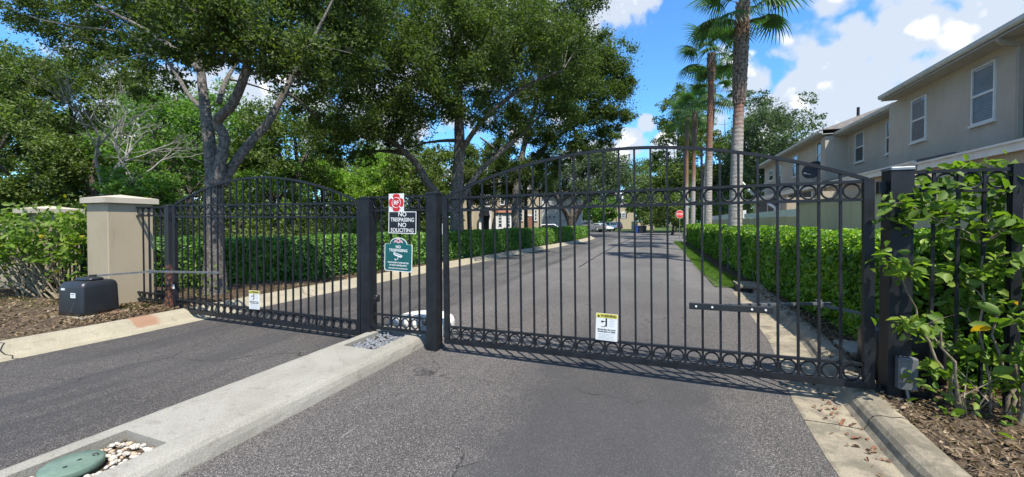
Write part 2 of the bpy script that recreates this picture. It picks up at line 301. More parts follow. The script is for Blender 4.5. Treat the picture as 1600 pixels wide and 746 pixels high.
# ------------------------------------------------------------------ mesh helpers
class MB:
    def __init__(s): s.v = []; s.f = []
    def add(s, vs, fs):
        o = len(s.v); s.v += [tuple(v) for v in vs]; s.f += [tuple(i+o for i in f) for f in fs]; return s
    def box(s, c, d, rz=0., taper=1.0, rot=None):
        x, y, z = d[0]/2, d[1]/2, d[2]/2; vs = []
        for k, t in ((-1, 1.), (1, taper)):
            for a, b in ((-1, -1), (1, -1), (1, 1), (-1, 1)): vs.append(Vector((a*x*t, b*y*t, k*z)))
        Mx = rot if rot else Matrix.Rotation(rz, 3, 'Z')
        return s.add([Mx@v + Vector(c) for v in vs], [(3, 2, 1, 0), (4, 5, 6, 7), (0, 1, 5, 4), (1, 2, 6, 5), (2, 3, 7, 6), (3, 0, 4, 7)])
    def rbox(s, c, d, r, rz=0.):          # box with chamfered vertical and top edges
        x, y, z = d[0]/2, d[1]/2, d[2]/2
        def ring(ins, zz):
            a, b = x-ins, y-ins; q = min(r, a*.9, b*.9)
            return [(-a+q, -b, zz), (a-q, -b, zz), (a, -b+q, zz), (a, b-q, zz), (a-q, b, zz), (-a+q, b, zz), (-a, b-q, zz), (-a, -b+q, zz)]
        rings = [ring(0, -z), ring(0, z-r), ring(r*.3, z-r*.3), ring(r, z)]
        vs = [Matrix.Rotation(rz, 3, 'Z')@Vector(p) + Vector(c) for g in rings for p in g]
        fs = [tuple(range(7, -1, -1)), tuple(range(24, 32))]
        for k in range(3):
            for i in range(8): j = (i+1) % 8; fs.append((k*8+i, k*8+j, k*8+8+j, k*8+8+i))
        return s.add(vs, fs)
    def tube(s, pts, rad, n=8, cap=True, twist=0., jitter=0.):
        pts = [Vector(p) for p in pts]; m = len(pts)
        if isinstance(rad, (int, float)): rad = [rad]*m
        ref = Vector((0, 0, 1)); vs = []; u = None
        for i, p in enumerate(pts):
            d = (pts[min(i+1, m-1)]-pts[max(i-1, 0)]).normalized()
            if u is None:
                u = d.cross(ref if abs(d.z) < .95 else Vector((1, 0, 0))).normalized()
            else: u = (u - d*u.dot(d)).normalized()
            w = d.cross(u)
            for k in range(n):
                a = 2*PI*k/n + twist; q = rad[i]*(1 + (random.uniform(-jitter, jitter) if jitter else 0))
                vs.append(p + (u*math.cos(a) + w*math.sin(a))*q)
        fs = []
        for i in range(m-1):
            for k in range(n): j = (k+1) % n; fs.append((i*n+k, i*n+j, (i+1)*n+j, (i+1)*n+k))
        if cap: fs += [tuple(range(n-1, -1, -1)), tuple(range((m-1)*n, m*n))]
        return s.add(vs, fs)
    def torus(s, c, Ra, ra, n=22, k=6, axis='Y'):
        vs = []; fs = []
        for i in range(n):
            a = 2*PI*i/n
            for j in range(k):
                b = 2*PI*j/k; q = Ra + ra*math.cos(b); h = ra*math.sin(b)
                vs.append((c[0]+q*math.cos(a), c[1]+h, c[2]+q*math.sin(a)) if axis == 'Y' else (c[0]+q*math.cos(a), c[1]+q*math.sin(a), c[2]+h))
        for i in range(n):
            for j in range(k): fs.append((i*k+j, ((i+1) % n)*k+j, ((i+1) % n)*k+(j+1) % k, i*k+(j+1) % k))
        return s.add(vs, fs)
    def prism(s, pts, y0, y1):            # xz outline extruded along y
        n = len(pts); vs = [(x, y0, z) for x, z in pts] + [(x, y1, z) for x, z in pts]
        fs = [tuple(range(n)), tuple(range(2*n-1, n-1, -1))] + [(i, i+n, (i+1) % n + n, (i+1) % n) for i in range(n)]
        return s.add(vs, fs)
    def lathe(s, prof, n=20, c=(0, 0, 0)):
        vs = [(c[0]+r*math.cos(2*PI*k/n), c[1]+r*math.sin(2*PI*k/n), c[2]+z) for r, z in prof for k in range(n)]
        m = len(prof); fs = [(i*n+k, i*n+(k+1) % n, (i+1)*n+(k+1) % n, (i+1)*n+k) for i in range(m-1) for k in range(n)]
        fs += [tuple(range(n-1, -1, -1)), tuple(range((m-1)*n, m*n))]
        return s.add(vs, fs)
    def mesh(s, name, m, smooth=False):
        me = bpy.data.meshes.new(name); me.from_pydata(s.v, [], s.f); me.materials.append(m)
        if smooth: me.polygons.foreach_set('use_smooth', [True]*len(me.polygons))
        me.update(); return me
    def build(s, name, m, parent=None, smooth=False, loc=None, rz=0.):
        return link(name, s.mesh(name, m, smooth), parent, loc, rz)
def link(name, me, parent=None, loc=None, rz=0.):
    o = bpy.data.objects.new(name, me); COL.objects.link(o)
    if parent: o.parent = parent
    if loc: o.location = loc
    if rz: o.rotation_euler = (0, 0, rz)
    return o
def tag(o, label=None, cat=None, group=None, kind=None):
    for k, v in (('label', label), ('category', cat), ('group', group), ('kind', kind)):
        if v: o[k] = v
    return o
def thing(name, label, cat, loc=(0, 0, 0), rz=0., group=None):
    o = bpy.data.objects.new(name, None); COL.objects.link(o); o.location = loc; o.rotation_euler = (0, 0, rz); o.empty_display_size = .2
    return tag(o, label, cat, group)
def struct(o): o['kind'] = 'structure'; return o
def stuff(o): o['kind'] = 'stuff'; return o
def npmesh(name, verts, faces, m, smooth=False):
    k = faces.shape[1]; me = bpy.data.meshes.new(name)
    me.vertices.add(len(verts)); me.vertices.foreach_set('co', np.ascontiguousarray(verts, dtype=np.float32).ravel())
    me.loops.add(faces.size); me.loops.foreach_set('vertex_index', np.ascontiguousarray(faces, dtype=np.int32).ravel())
    me.polygons.add(len(faces)); me.polygons.foreach_set('loop_start', np.arange(0, faces.size, k, dtype=np.int32))
    me.polygons.foreach_set('loop_total', np.full(len(faces), k, dtype=np.int32))
    if smooth: me.polygons.foreach_set('use_smooth', np.ones(len(faces), dtype=bool))
    me.materials.append(m); me.update(calc_edges=True); return me
def unit(a): return a/np.maximum(np.linalg.norm(a, axis=1, keepdims=True), 1e-9)
def leaves(name, C, size, m, asp=.5, fold=.12, sv=.3, bias=None, bw=.5, hexa=True):
    C = np.asarray(C, dtype=float); n = len(C)
    nr = rng.normal(size=(n, 3)); nr = unit(nr)
    nr = unit(nr + (np.array([0, 0, 1.])*bw if bias is None else bias*bw))
    t = unit(np.cross(nr, rng.normal(size=(n, 3)))); b = np.cross(nr, t)
    L = (size*np.clip(1+sv*rng.normal(size=n), .45, 1.8))[:, None]; Wd = L*asp/2
    base = C-t*L/2; tip = C+t*L/2 - nr*L*.12
    if hexa:
        l1 = C-t*L*.2+b*Wd*.85+nr*L*fold; l2 = C+t*L*.18+b*Wd*.9+nr*L*fold*.7
        r1 = C-t*L*.2-b*Wd*.85+nr*L*fold; r2 = C+t*L*.18-b*Wd*.9+nr*L*fold*.7
        V = np.stack([base, l1, l2, tip, r2, r1], 1).reshape(-1, 3); o = np.arange(n)[:, None]*6
        Fc = np.concatenate([o+np.array([[0, 5, 4, 3]]), o+np.array([[0, 3, 2, 1]])], 0)
    else:
        l = C+b*Wd+nr*L*fold; r = C-b*Wd+nr*L*fold
        V = np.stack([base, l, tip, r], 1).reshape(-1, 3); o = np.arange(n)[:, None]*4
        Fc = np.concatenate([o+np.array([[0, 3, 2]]), o+np.array([[0, 2, 1]])], 0)
    return npmesh(name, V, Fc, m)
def sweep(path, prof, name, m, kind=None):
    """profile (offset to the right of travel, z) swept along an xy path"""
    n = len(prof); vs = []; fs = []
    for i, p in enumerate(path):
        a = Vector(path[max(i-1, 0)]); b = Vector(path[min(i+1, len(path)-1)]); d = (b-a).normalized(); nx, ny = d.y, -d.x
        for o, z in prof: vs.append((p[0]+nx*o, p[1]+ny*o, z))
    for i in range(len(path)-1):
        for k in range(n-1): fs.append((i*n+k, i*n+k+1, (i+1)*n+k+1, (i+1)*n+k))
    mb = MB(); mb.add(vs, fs); return mb.build(name, m)
def dense(path, step=.5):
    out = []
    for a, b in zip(path[:-1], path[1:]):
        k = max(1, int(math.hypot(b[0]-a[0], b[1]-a[1])/step))
        for i in range(k): q = i/k; out.append((a[0]+(b[0]-a[0])*q, a[1]+(b[1]-a[1])*q))
    out.append(path[-1]); return out
def lerp_x(path, y):
    ys = [p[1] for p in path]; xs = [p[0] for p in path]; return float(np.interp(y, ys, xs))
def textmesh(txt, size, name, m, parent, loc, rot=(R(90), 0, 0), bold=.0, align='CENTER', sx=1.0, extrude=.0006):
    cu = bpy.data.curves.new(name, 'FONT'); cu.body = txt; cu.size = size; cu.align_x = align; cu.align_y = 'CENTER'; cu.offset = bold; cu.extrude = extrude; cu.resolution_u = 3
    o = bpy.data.objects.new(name, cu); COL.objects.link(o)
    dg = bpy.context.evaluated_depsgraph_get(); me = bpy.data.meshes.new_from_object(o.evaluated_get(dg))
    bpy.data.objects.remove(o); bpy.data.curves.remove(cu)
    me.materials.clear(); me.materials.append(m); me.name = name
    q = link(name, me, parent, loc); q.rotation_euler = rot; q.scale = (sx, 1, 1); return q

# ------------------------------------------------------------------ setting: ground, road, kerbs, beds
LG = dense([(-7.05, -6), (-7.05, 2), (-6.98, 3.2), (-7.02, 5), (-6.95, 8), (-6.85, 12), (-6.55, 18), (-6.1, 25), (-5.75, 33), (-5.8, 38), (-6.3, 42), (-7.6, 45), (-10, 46.6), (-14, 47.2), (-30, 47.4)])
RF_ = dense([(1.42, -6), (1.44, 2), (1.46, 3.2), (1.52, 4.1), (1.64, 4.9), (1.78, 6), (1.9, 8), (2.0, 10.2)])      # foot of the right kerb
RE = [(2.0, 10.2), (1.55, 11), (1.28, 14), (1.3, 20), (1.32, 26), (1.2, 31), (1.6, 33.5), (2.6, 35), (6, 35.6), (30, 36)]
def sheet(name, nx, ny, x0, x1, y0, y1, z, m, amp=0., sc=1.):
    xs = np.linspace(x0, x1, nx); ys = np.linspace(y0, y1, ny); gx, gy = np.meshgrid(xs, ys)
    gz = z + amp*(np.sin(gx*3.1*sc+np.sin(gy*2.3*sc)*1.4)+np.sin(gy*4.3*sc+gx*1.7*sc))*.5 + amp*.5*rng.normal(size=gx.shape)
    V = np.stack([gx, gy, gz], -1).reshape(-1, 3); i = (np.arange(ny-1)[:, None]*nx+np.arange(nx-1)[None]).ravel()
    return struct(link(name, npmesh(name, V, np.stack([i, i+1, i+nx+1, i+nx], 1), m, True)))
sheet('ground', 40, 40, -600, 600, -300, 900, -.03, ground_m)
# the road: lanes from behind the camera up to the far court
mb = MB(); ye = [-6]+[i*.5 for i in range(-11, 71)]
vs = []; fs = []
for y in ye:
    xl = lerp_x([p for p in LG if p[1] < 42], y); xr = lerp_x(RF_, y)-.36 if y < 10.2 else lerp_x(RE, y)
    vs += [(xl-.02, y, 0), (xr+.03, y, 0)]
for i in range(len(ye)-1): fs.append((2*i, 2*i+1, 2*i+3, 2*i+2))
mb.add(vs, fs)
mb.add([(vs[-2][0], 35, 0), (24, 35, 0), (24, 72, 0), (-5.8, 72, 0)], [(0, 1, 2, 3)])
mb.add([(-40, 47.5, .0), (-5.8, 47.5, .0), (-5.8, 72, .0), (-40, 72, .0)], [(0, 1, 2, 3)])
mb.add([(-7, 38, -.004), (-5.75, 35, -.004), (-5.75, 47.6, -.004), (-12, 47.6, -.004)], [(0, 1, 2, 3)])
struct(mb.build('road', asphalt))
# far court crossing lane seam (a tar line across the old asphalt)
seam = MB(); sp = [P(*q) for q in ((992, 372, 44), (985, 377, 37), (960, 391, 26), (935, 404, 19), (905, 424, 14))]
seam.tube([(p[0], p[1], .003) for p in sp], [.05, .04, .03, .022, .018], 6); struct(seam.build('road_seam', grainy('tar', (.02, .02, .022), (.03, .03, .033), 9, .5)))
# left kerb: gutter pan and rolled kerb; offsets are to the right of travel (+x)
prof_l = [(.02, .004), (-.02, .008), (-.16, .012), (-.22, .03), (-.27, .075), (-.31, .115), (-.36, .14), (-.42, .15), (-.50, .152), (-.53, .14), (-.54, .02)]
struct(sweep(LG, prof_l[::-1], 'left_kerb', kerb_l))
prof_r = [(-.38, .003), (-.36, .008), (-.18, .010), (-.01, .016), (.018, .045), (.035, .085), (.06, .115), (.10, .137), (.15, .145), (.22, .143), (.26, .125), (.27, .0)]
struct(sweep(RF_, prof_r, 'right_kerb', kerb_r))
def joint(path, prof, y, name, w=.007):
    x = lerp_x(path, y); q_ = MB(); vs = []; fs = []
    for o_, z in prof: vs += [(x+o_, y-w+.03*math.sin(o_*30), z+.0025), (x+o_, y+w+.03*math.sin(o_*30), z+.0025)]
    for k in range(len(prof)-1): fs.append((2*k, 2*k+1, 2*k+3, 2*k+2))
    q_.add(vs, fs); return struct(q_.build(name, ink))
for y in (2.22, 6.4): joint([p for p in LG if p[1] < 42], prof_l, y, 'kerb_joint')
for y in (3.72, 6.9): joint(RF_, prof_r[:-1], y, 'kerb_joint', .004)
# storm drain throat where the right kerb stops
dr = thing('storm_drain', 'dark storm drain opening where the right kerb ends by the hedge', 'storm drain', (1.9, 10.5, 0))
g_ = MB(); g_.box((.12, .10, .125), (.52, .85, .05)); g_.box((.33, .10, .05), (.08, .85, .10)); g_.build('throat', kerb_r, dr)
g_ = MB(); g_.box((.05, .1, .05), (.44, .80, .10)); g_.build('opening', ink, dr)  # solid black block stands for the darkness inside the drain
# planting beds behind the kerbs
vs = []; LB = [p for p in LG]
def bed(name, edge, off, xfar, z, m, step=.2):
    V = []; nxs = 70
    q = np.linspace(0, 1, nxs)**1.8
    for p in edge:
        x0 = p[0]+off
        for s_ in q: V.append((x0+(xfar-x0)*s_, p[1], z+(.014 if xfar > 0 else .03)*float(rng.normal())*min(1, s_*60) + .02*math.sin(p[1]*1.7+s_*40)*min(1, s_*30)))
    V = np.array(V); n = len(edge); i = (np.arange(n-1)[:, None]*nxs+np.arange(nxs-1)[None]).ravel()
    f_ = np.stack([i, i+1, i+nxs+1, i+nxs], 1)
    if xfar < edge[0][0]: f_ = f_[:, ::-1]
    return struct(link(name, npmesh(name, V, f_, m, True)))
bed('left_planting_bed', dense([p for p in LG if p[1] < 3.9][::1], .15), -.50, -34, .12, mulch_m)
bed('left_hedge_bed', dense([p for p in LG if 3.4 <= p[1] < 43], .3), -.50, -34, .12, soil_m)
bed('right_planting_bed', dense(RF_, .15), .24, 4.1, .11, mulch_m)
sheet('verge', 14, 70, 1.33, 1.9, 10.8, 32.5, .022, lawn_m, .012)
sheet('wall_foot_bed', 12, 60, 1.9, 4.1, 10.0, 34.5, .06, soil_m, .03)
sheet('far_lawn', 20, 20, -45, 40, 71, 140, .06, lawn_m, .03)
sheet('court_lawn', 10, 10, 3.2, 24, 44, 64, .05, lawn_m, .02)

# ------------------------------------------------------------------ traffic island with its two stone beds
mb = MB()
XF, XB = -2.83, -3.70; zt = .14
prof_f = [(-.004, -.02), (0, .10), (-.012, .125), (-.035, .137), (-.07, zt)]
def strip(xo, sgn, y0, y1, wi):
    pr = [(xo+sgn*o, z) for o, z in [(-.012, -.02), (-.008, .012), (.004, .06), (.020, .100), (.045, .126), (.085, zt-.002), (.11, zt), (wi, zt), (wi, -.02)]]
    ys = np.arange(y0, y1+.001, .1); n = len(pr); vs = []
    for y in ys:
        for x, z in pr: vs.append((x+.0015*math.sin(y*9+z*40)+.0012*float(rng.normal()) if (abs(x-xo) < .10 and z > .0) else x, y, z+(.001*float(rng.normal()) if z > .1 else 0)))
    fs = [(i*n+k, i*n+k+1, (i+1)*n+k+1, (i+1)*n+k) if sgn < 0 else (i*n+k+1, i*n+k, (i+1)*n+k, (i+1)*n+k+1) for i in range(len(ys)-1) for k in range(n-1)]
    mb.add(vs, fs)
strip(XF, -1, -4, 4.7, .21); strip(XB, 1, -4, 4.7, .20)
def slab(x0, x1, y0, y1): mb.add([(x0, y0, zt), (x1, y0, zt), (x1, y1, zt), (x0, y1, zt), (x0, y0, -.02), (x1, y0, -.02), (x1, y1, -.02), (x0, y1, -.02)], [(0, 1, 2, 3), (0, 4, 5, 1), (1, 5, 6, 2), (2, 6, 7, 3), (3, 7, 4, 0)])
xa, xb = XB+.20, XF-.21
slab(xa, xb, 1.60, 3.62); slab(xa, xb, 4.36, 4.70); slab(xa, xb, -4, .2)
island = struct(mb.build('traffic_island', conc))
# rounded nose of the island behind the gate
nose = MB(); cx = (XF+XB)/2; rr = (XF-XB)/2; prof = [(rr, -.02), (rr+.01, .12), (rr-.01, .175), (rr-.06, .205), (rr-.2, .215), (.01, .215)]
vs = []; n = 26
out = [(math.cos(a), math.sin(a)) for a in np.linspace(0, PI, n)]
for r_, z in prof:
    vs += [(cx+r_, 4.705, z)] + [(cx+r_*c, 5.0+r_*s_, z) for c, s_ in out] + [(cx-r_, 4.705, z)]
m_ = n+2; fs = [(i*m_+k, i*m_+k+1, (i+1)*m_+k+1, (i+1)*m_+k) for i in range(len(prof)-1) for k in range(m_-1)]
fs.append(tuple(i*m_ for i in range(len(prof)))+tuple(i*m_+m_-1 for i in range(len(prof)-1, -1, -1)))
nose.add(vs, fs); struct(nose.build('island_nose', concrete_mat('pale nose concrete', (.66, .64, .58), (.58, .56, .5), (.42, .4, .34)), None, True))
b1 = MB(); b1.box(((xa+xb)/2, .9, .045), (xb-xa-.002, 1.39, .05)); b1.box(((xa+xb)/2, 3.99, .045), (xb-xa-.002, .73, .05)); b1.build('bed_soil', soil_m, island)
def rock(seed, flat):
    r_ = random.Random(seed); vs = []; fs = []; rings = 4; n = 7
    for i in range(rings):
        th = PI*(i+.5)/rings
        for k in range(n):
            a = 2*PI*k/n; q = r_.uniform(.82, 1.12); vs.append((math.sin(th)*math.cos(a)*q, math.sin(th)*math.sin(a)*q*.8, math.cos(th)*flat*r_.uniform(.9, 1.1)))
    for i in range(rings-1):
        for k in range(n): j = (k+1) % n; fs.append((i*n+k, (i+1)*n+k, (i+1)*n+j, i*n+j))
    fs += [tuple(range(n)), tuple(range(rings*n-1, (rings-1)*n-1, -1))]
    return vs, fs
def rocks(name, parent, count, x0, x1, y0, y1, z, smin, smax, mats, flat, avoid=None):
    protos = []
    for s_ in range(5):
        for m in mats: q = MB(); q.add(*rock(s_*7+len(name), flat)); protos.append(q.mesh(name, m, True))
    i = 0
    while i < count:
        x, y = random.uniform(x0, x1), random.uniform(y0, y1)
        if avoid and math.hypot(x-avoid[0], y-avoid[1]) < avoid[2]: continue
        o = link(name, random.choice(protos), parent, (x, y, z+random.uniform(-.008, .018)))
        s_ = random.uniform(smin, smax); o.scale = (s_, s_, s_); o.rotation_euler = (random.uniform(-.4, .4), random.uniform(-.4, .4), random.uniform(0, 6.28)); i += 1
VALVE = (-3.335, 1.265, .155)
rocks('pebble', island, 260, xa+.02, xb-.02, .85, 1.58, .078, .012, .024, [pebble_w, pebble_w, pebble_w, pebble_t], .55, VALVE)
rocks('river_stone', island, 190, xa+.02, xb-.02, 3.64, 4.34, .085, .020, .040, [stone_d, stone_d, stone_b], .6)
vb = thing('valve_box', 'round pale green irrigation lid set among white pebbles in the island', 'valve cover', (VALVE[0], VALVE[1], .05))
q = MB(); q.lathe([(.132, -.03), (.132, .040), (.139, .042), (.142, .055), (.142, .080), (.135, .089), (.05, .091), (.001, .091)], 40); q.build('lid', green_pl, vb, True)
for a, b in ((.01, .03), (.03, -.04)):
    q = MB(); q.lathe([(.011, .0905), (.011, .0918), (.001, .0920)], 10, (a, b, 0)); q.build('lid_hole', ink, vb)
q = MB(); q.tube([(.018*math.cos(t_)+.03, .012*math.sin(t_)+.095, .0915) for t_ in np.linspace(0, 5.6, 9)], .0025, 5); q.build('lid_mark', ink, vb)

# ------------------------------------------------------------------ gate posts, leaves, panels
def post(x, y, w, h, label, m=black, z0=0., cap='flat'):
    t = thing('gate_post', label, 'gate post', (x, y, z0), 0, 'square black gate posts')
    q = MB(); q.box((0, 0, h/2), (w, w, h)); q.build('shaft', m, t)
    q = MB()
    q.rbox((0, 0, h+.012), (w+.012, w+.012, .026), .008); q.build('cap', steel if cap == 'steel' else m, t)
    return t
GY = 4.25
pA = post(-7.90, GY, .112, 1.88, 'black gate post with rust at its foot beside the stucco pillar', rust)
pB = post(-3.655, GY, .147, 1.92, 'black square post on the island between the left gate and the signs', z0=.0)
pC = post(-2.635, GY, .147, 1.955, 'black square post just right of the no trespassing signs', z0=.0)
pD = post(1.90, GY, .152, 2.04, 'tall black post with grey topped cap behind the leafy shrub', cap='steel')  # pale cap colour stands in for the highlight on the post top
q = MB(); q.box((-.085, 0, 1.90), (.10, .05, .10)); q.box((-.06, -.03, 1.94), (.05, .03, .03)); q.box((-.06, -.03, 1.86), (.05, .03, .03)); q.build('hinge', black, pD)
q = MB(); q.box((-.085, 0, .14), (.10, .045, .07)); q.tube([(-.1, 0, .08), (-.1, 0, .2)], .022, 10); q.build('hinge', black, pD)
q = MB(); q.rbox((.03, -.11, .36), (.13, .07, .26), .012); q.build('junction_box', arm_m, pD)
q = MB(); q.tube([(.03, -.11, .24), (.05, -.12, .1), (.1, -.1, .02)], .012, 8); q.build('conduit', steel, pD)
q = MB(); q.box((.09, 0, 1.70), (.07, .04, .08)); q.tube([(.085, 0, 1.62), (.085, 0, 1.78)], .018, 10); q.build('hinge', black, pA)
q = MB(); q.box((.09, 0, .22), (.07, .04, .08)); q.tube([(.085, 0, .16), (.085, 0, .3)], .018, 10); q.build('hinge', rust, pA)

bar_mb = MB(); bar_mb.box((0, 0, .5), (.0195, .0195, 1)); BAR = bar_mb.mesh('bar', black)
RING = {}
def ring_mesh(Ra):
    k = round(Ra, 4)
    if k not in RING: m_ = MB(); m_.torus((0, 0, 0), Ra-.008, .0085, 24, 6); RING[k] = m_.mesh('ring', black, True)
    return RING[k]
def put_bar(par, x, z0, z1, y=0.):
    o = link('bar', BAR, par, (x, y, z0)); o.scale = (1, 1, z1-z0); return o
def put_ring(par, x, z, Ra, y=0.): return link('ring', ring_mesh(Ra), par, (x, y, z))
def rail(par, x0, x1, z, h=.026, d=.03, name='rail', y=0.):
    m_ = MB(); m_.box(((x0+x1)/2, y, z), (x1-x0, d, h)); return m_.build(name, black, par)
def gate(label, x0, Wd, y, z0, tilt, nb, zt1, zt2, rise, stile_l, stile_r, zb=.03, lowr=.235):
    t = thing('driveway_gate', label, 'gate', (x0, y, z0)); t.rotation_euler = (0, -tilt, 0); t['group'] = 'arched driveway gate leaves'
    xi0, xi1 = stile_l, Wd-stile_r
    for a, w in ((0, stile_l), (Wd-stile_r, stile_r)):
        m_ = MB(); m_.box((a+w/2, 0, (zt2+.02+zb-.03)/2), (w, .05, zt2+.05-zb)); m_.build('stile', black, t)
    rail(t, xi0, xi1, zb, .06, .045, 'bottom_rail')
    rail(t, xi0, xi1, lowr, .022, .036); rail(t, xi0, xi1, zt1, .026, .036); rail(t, xi0, xi1, zt2, .026, .036)
    sp_ = (xi1-xi0)/(nb+1); c = Wd/2; hw = Wd/2
    def az(x): return zt2 + rise*(1-((x-c)/hw)**2)
    m_ = MB(); m_.tube([(x, 0, az(x)) for x in np.linspace(xi0-.03, xi1+.03, 41)], .021, 4, twist=PI/4); m_.build('arch', black, t)
    for i in range(1, nb+1):
        x = xi0+sp_*i; put_bar(t, x, zb+.01, az(x)-.004)
    Rl = min((lowr-zb-.03-.011)/2+.004, sp_/2-.009); Rt = min((zt2-zt1-.026)/2+.004, sp_/2-.009)
    for i in range(nb+1):
        x = xi0+sp_*(i+.5)
        put_ring(t, x, (lowr-.011+zb+.03)/2, Rl); put_ring(t, x, (zt1+zt2)/2, Rt)
    return t, az
gR, azR = gate('near right arched gate leaf carrying the bolted actuator bar', -2.455, 4.20, 4.21, .11, .0135, 25, 1.633, 1.787, .44, .060, .072, lowr=.208)
gL, azL = gate('far left arched gate leaf with small warning placard beside the oak trunk', -7.73, 3.98, 4.21, .09, -.006, 25, 1.606, 1.795, .41, .066, .054, lowr=.20)
# bolted actuator bar on the right gate
q = MB(); q.rbox((3.105, -.04, .64), (.70, .022, .062), .006); q.build('mounting_bar', plastic, gR)
for x in (2.815, 2.955, 3.285, 3.395):
    q = MB(); q.tube([(x, -.058, .64), (x, -.05, .64)], .0095, 10); q.build('bolt', white_p, gR)
q = MB(); q.box((.03, -.03, .9), (.02, .012, .10)); q.build('latch', black, gR)
q = MB(); q.box((.03, -.031, .42), (.045, .004, .07)); q.build('gate_label', label_m, gL)
# pedestrian panel between the island posts
pp = thing('pedestrian_gate', 'narrow fixed black iron panel carrying three signs between two posts', 'gate', (-3.58, GY, 0.04))
Wp = .87
for z, h in ((.155, .035), (.335, .022), (1.72, .026), (1.895, .026)): rail(pp, 0, Wp, z, h, .034)
spc = Wp/6
for i in range(1, 6): put_bar(pp, spc*i, .14, 1.895)
for i in range(6):
    if 0 < i < 5: put_ring(pp, spc*(i+.5), .248, .066)
    put_ring(pp, spc*(i+.5), 1.807, .069)
q = MB(); q.rbox((.075, -.02, .55), (.06, .07, .09), .01); q.tube([(.06, -.06, .55), (.11, -.06, .55)], .014, 8); q.build('latch', plastic, pp)
q = MB(); q.lathe([(.03, 0), (.042, .02), (.042, .06), (.03, .085), (.001, .087)], 14, (Wp-.045, -.03, .26)); q.build('sensor', plastic, pp)
# short fences
def fence(label, loc, rz, L, nb, rails_z, ringrow=None, ringlow=None, posts=(), zbot=.12, group=None):
    t = thing('iron_fence', label, 'fence', loc, rz, group)
    for z in rails_z: rail(t, 0, L, z, .026, .034)
    s_ = L/(nb+1)
    for i in range(1, nb+1): put_bar(t, s_*i, zbot, max(rails_z))
    for i in range(nb+1):
        if ringrow: put_ring(t, s_*(i+.5), ringrow, min(.078, s_/2-.008))
        if ringlow: put_ring(t, s_*(i+.5), ringlow, min(.055, s_/2-.008))
    for x, w in posts: m_ = MB(); m_.box((x, 0, max(rails_z)/2+.02), (w, w, max(rails_z)+.04)); m_.build('fence_post', black, t)
    return t
fence('short black railing between the stucco pillar and the rusty post', (-8.84, 4.25, .02), 0, .87, 4, (.20, .32, 1.70, 1.85), 1.775, .26, zbot=.2)
fence('black railing behind the big leafy shrub beside the tall gate post', (1.98, GY, .0), 0, 2.0, 12, (.14, 1.86, 2.02), 1.94, None, [(.64, .06), (1.9, .07)])
fence('black railing between the two stucco pillars behind the operator box', (-11.75, 4.22, .1), 0, 2.25, 15, (.12, 1.5), None, None, zbot=.1)

# ------------------------------------------------------------------ signs
def signboard(name, label, loc, w, h, m, th=.004, bord=None):
    t = thing(name, label, 'sign', loc)
    q = MB(); q.rbox((0, 0, 0), (w, th, h), .002) if False else q.box((0, 0, 0), (w, th, h)); q.build('board', m, t)
    if bord:
        bw, bm, ins = bord; q = MB()
        for sx in (-1, 1): q.box((sx*(w/2-ins-bw/2), -th/2-.0008, 0), (bw, .0012, h-2*ins))
        for sz in (-1, 1): q.box((0, -th/2-.0012, sz*(h/2-ins-bw/2)), (w-2*ins, .0012, bw))
        q.build('border', bm, t)
    return t
SY = GY-.028
s1 = signboard('fire_department_sign', 'white square sign with red cross emblem reading RF', (-3.18, SY, 1.857), .235, .235, white_p)
q = MB(); pts = []
for k in range(4):
    a0 = PI/2*k
    for da, r_ in ((-.58, .103), (-.35, .116), (-.12, .112), (0, .115), (.12, .112), (.35, .116), (.58, .103), (.64, .088), (.70, .082), (.785, .080), (.87, .082), (.93, .088)):
        pts.append((r_*math.cos(a0+da), r_*math.sin(a0+da)))
q.prism(pts[::-1], -.0035, -.0022); q.build('emblem', sign_red, s1)
q = MB(); q.torus((0, -.0034, 0), .066, .0035, 28, 4); q.build('emblem_ring', white_p, s1)
for k in range(4):
    a0 = PI/4+PI/2*k; q = MB(); q.tube([(.068*math.cos(a0), -.0036, .068*math.sin(a0)), (.1*math.cos(a0), -.0036, .1*math.sin(a0))], .004, 4); q.build('emblem_spoke', white_p, s1)
textmesh('RF', .07, 'lettering', white_p, s1, (0, -.0046, -.002), bold=.0025)
s2 = signboard('no_soliciting_sign', 'black sign in white capitals NO TRESPASSING NO SOLICITING', (-3.09, SY+.002, 1.60), .435, .295, sign_black, bord=(.010, white_p, .004))
s2.rotation_euler = (0, R(1.2), 0)
for z, tx, sz, sx in ((.103, 'NO', .078, 1.05), (.034, 'TRESPASSING', .070, .86), (-.034, 'NO', .078, 1.05), (-.102, 'SOLICITING', .070, .95)):
    textmesh(tx, sz, 'lettering', white_p, s2, (0, -.0036, z), bold=.001, sx=sx)
s3 = thing('surveillance_sign', 'teal arched sign reading NO TRESPASSING with a white camera picture', 'sign', (-3.152, SY-.002, 1.185)); s3.rotation_euler = (0, R(1.5), 0)
def archsign(w, h, dome, ins):
    a = w/2-ins; b0 = -h/2+ins; b1 = h/2-dome-ins*.2; r = .018
    pts_ = [(-a+r, b0), (a-r, b0), (a, b0+r), (a, b1-r*.6), (a-r*.6, b1)]
    q_ = a*.62
    pts_ += [(q_*math.cos(t_), b1+(dome-ins*.8)*math.sin(t_)) for t_ in np.linspace(0, PI, 15)]
    pts_ += [(-a+r*.6, b1), (-a, b1-r*.6), (-a, b0+r)]
    return pts_
q = MB(); q.prism(archsign(.43, .44, .085, 0), -.002, .002); q.build('board', white_p, s3)
q = MB(); q.prism(archsign(.43, .44, .085, .011), -.0034, -.002); q.build('face', sign_teal, s3)
textmesh('NO', .050, 'lettering', white_p, s3, (0, -.0042, .098), bold=.0012)
textmesh('TRESPASSING', .050, 'lettering', white_p, s3, (0, -.0042, .052), bold=.0012, sx=.95)
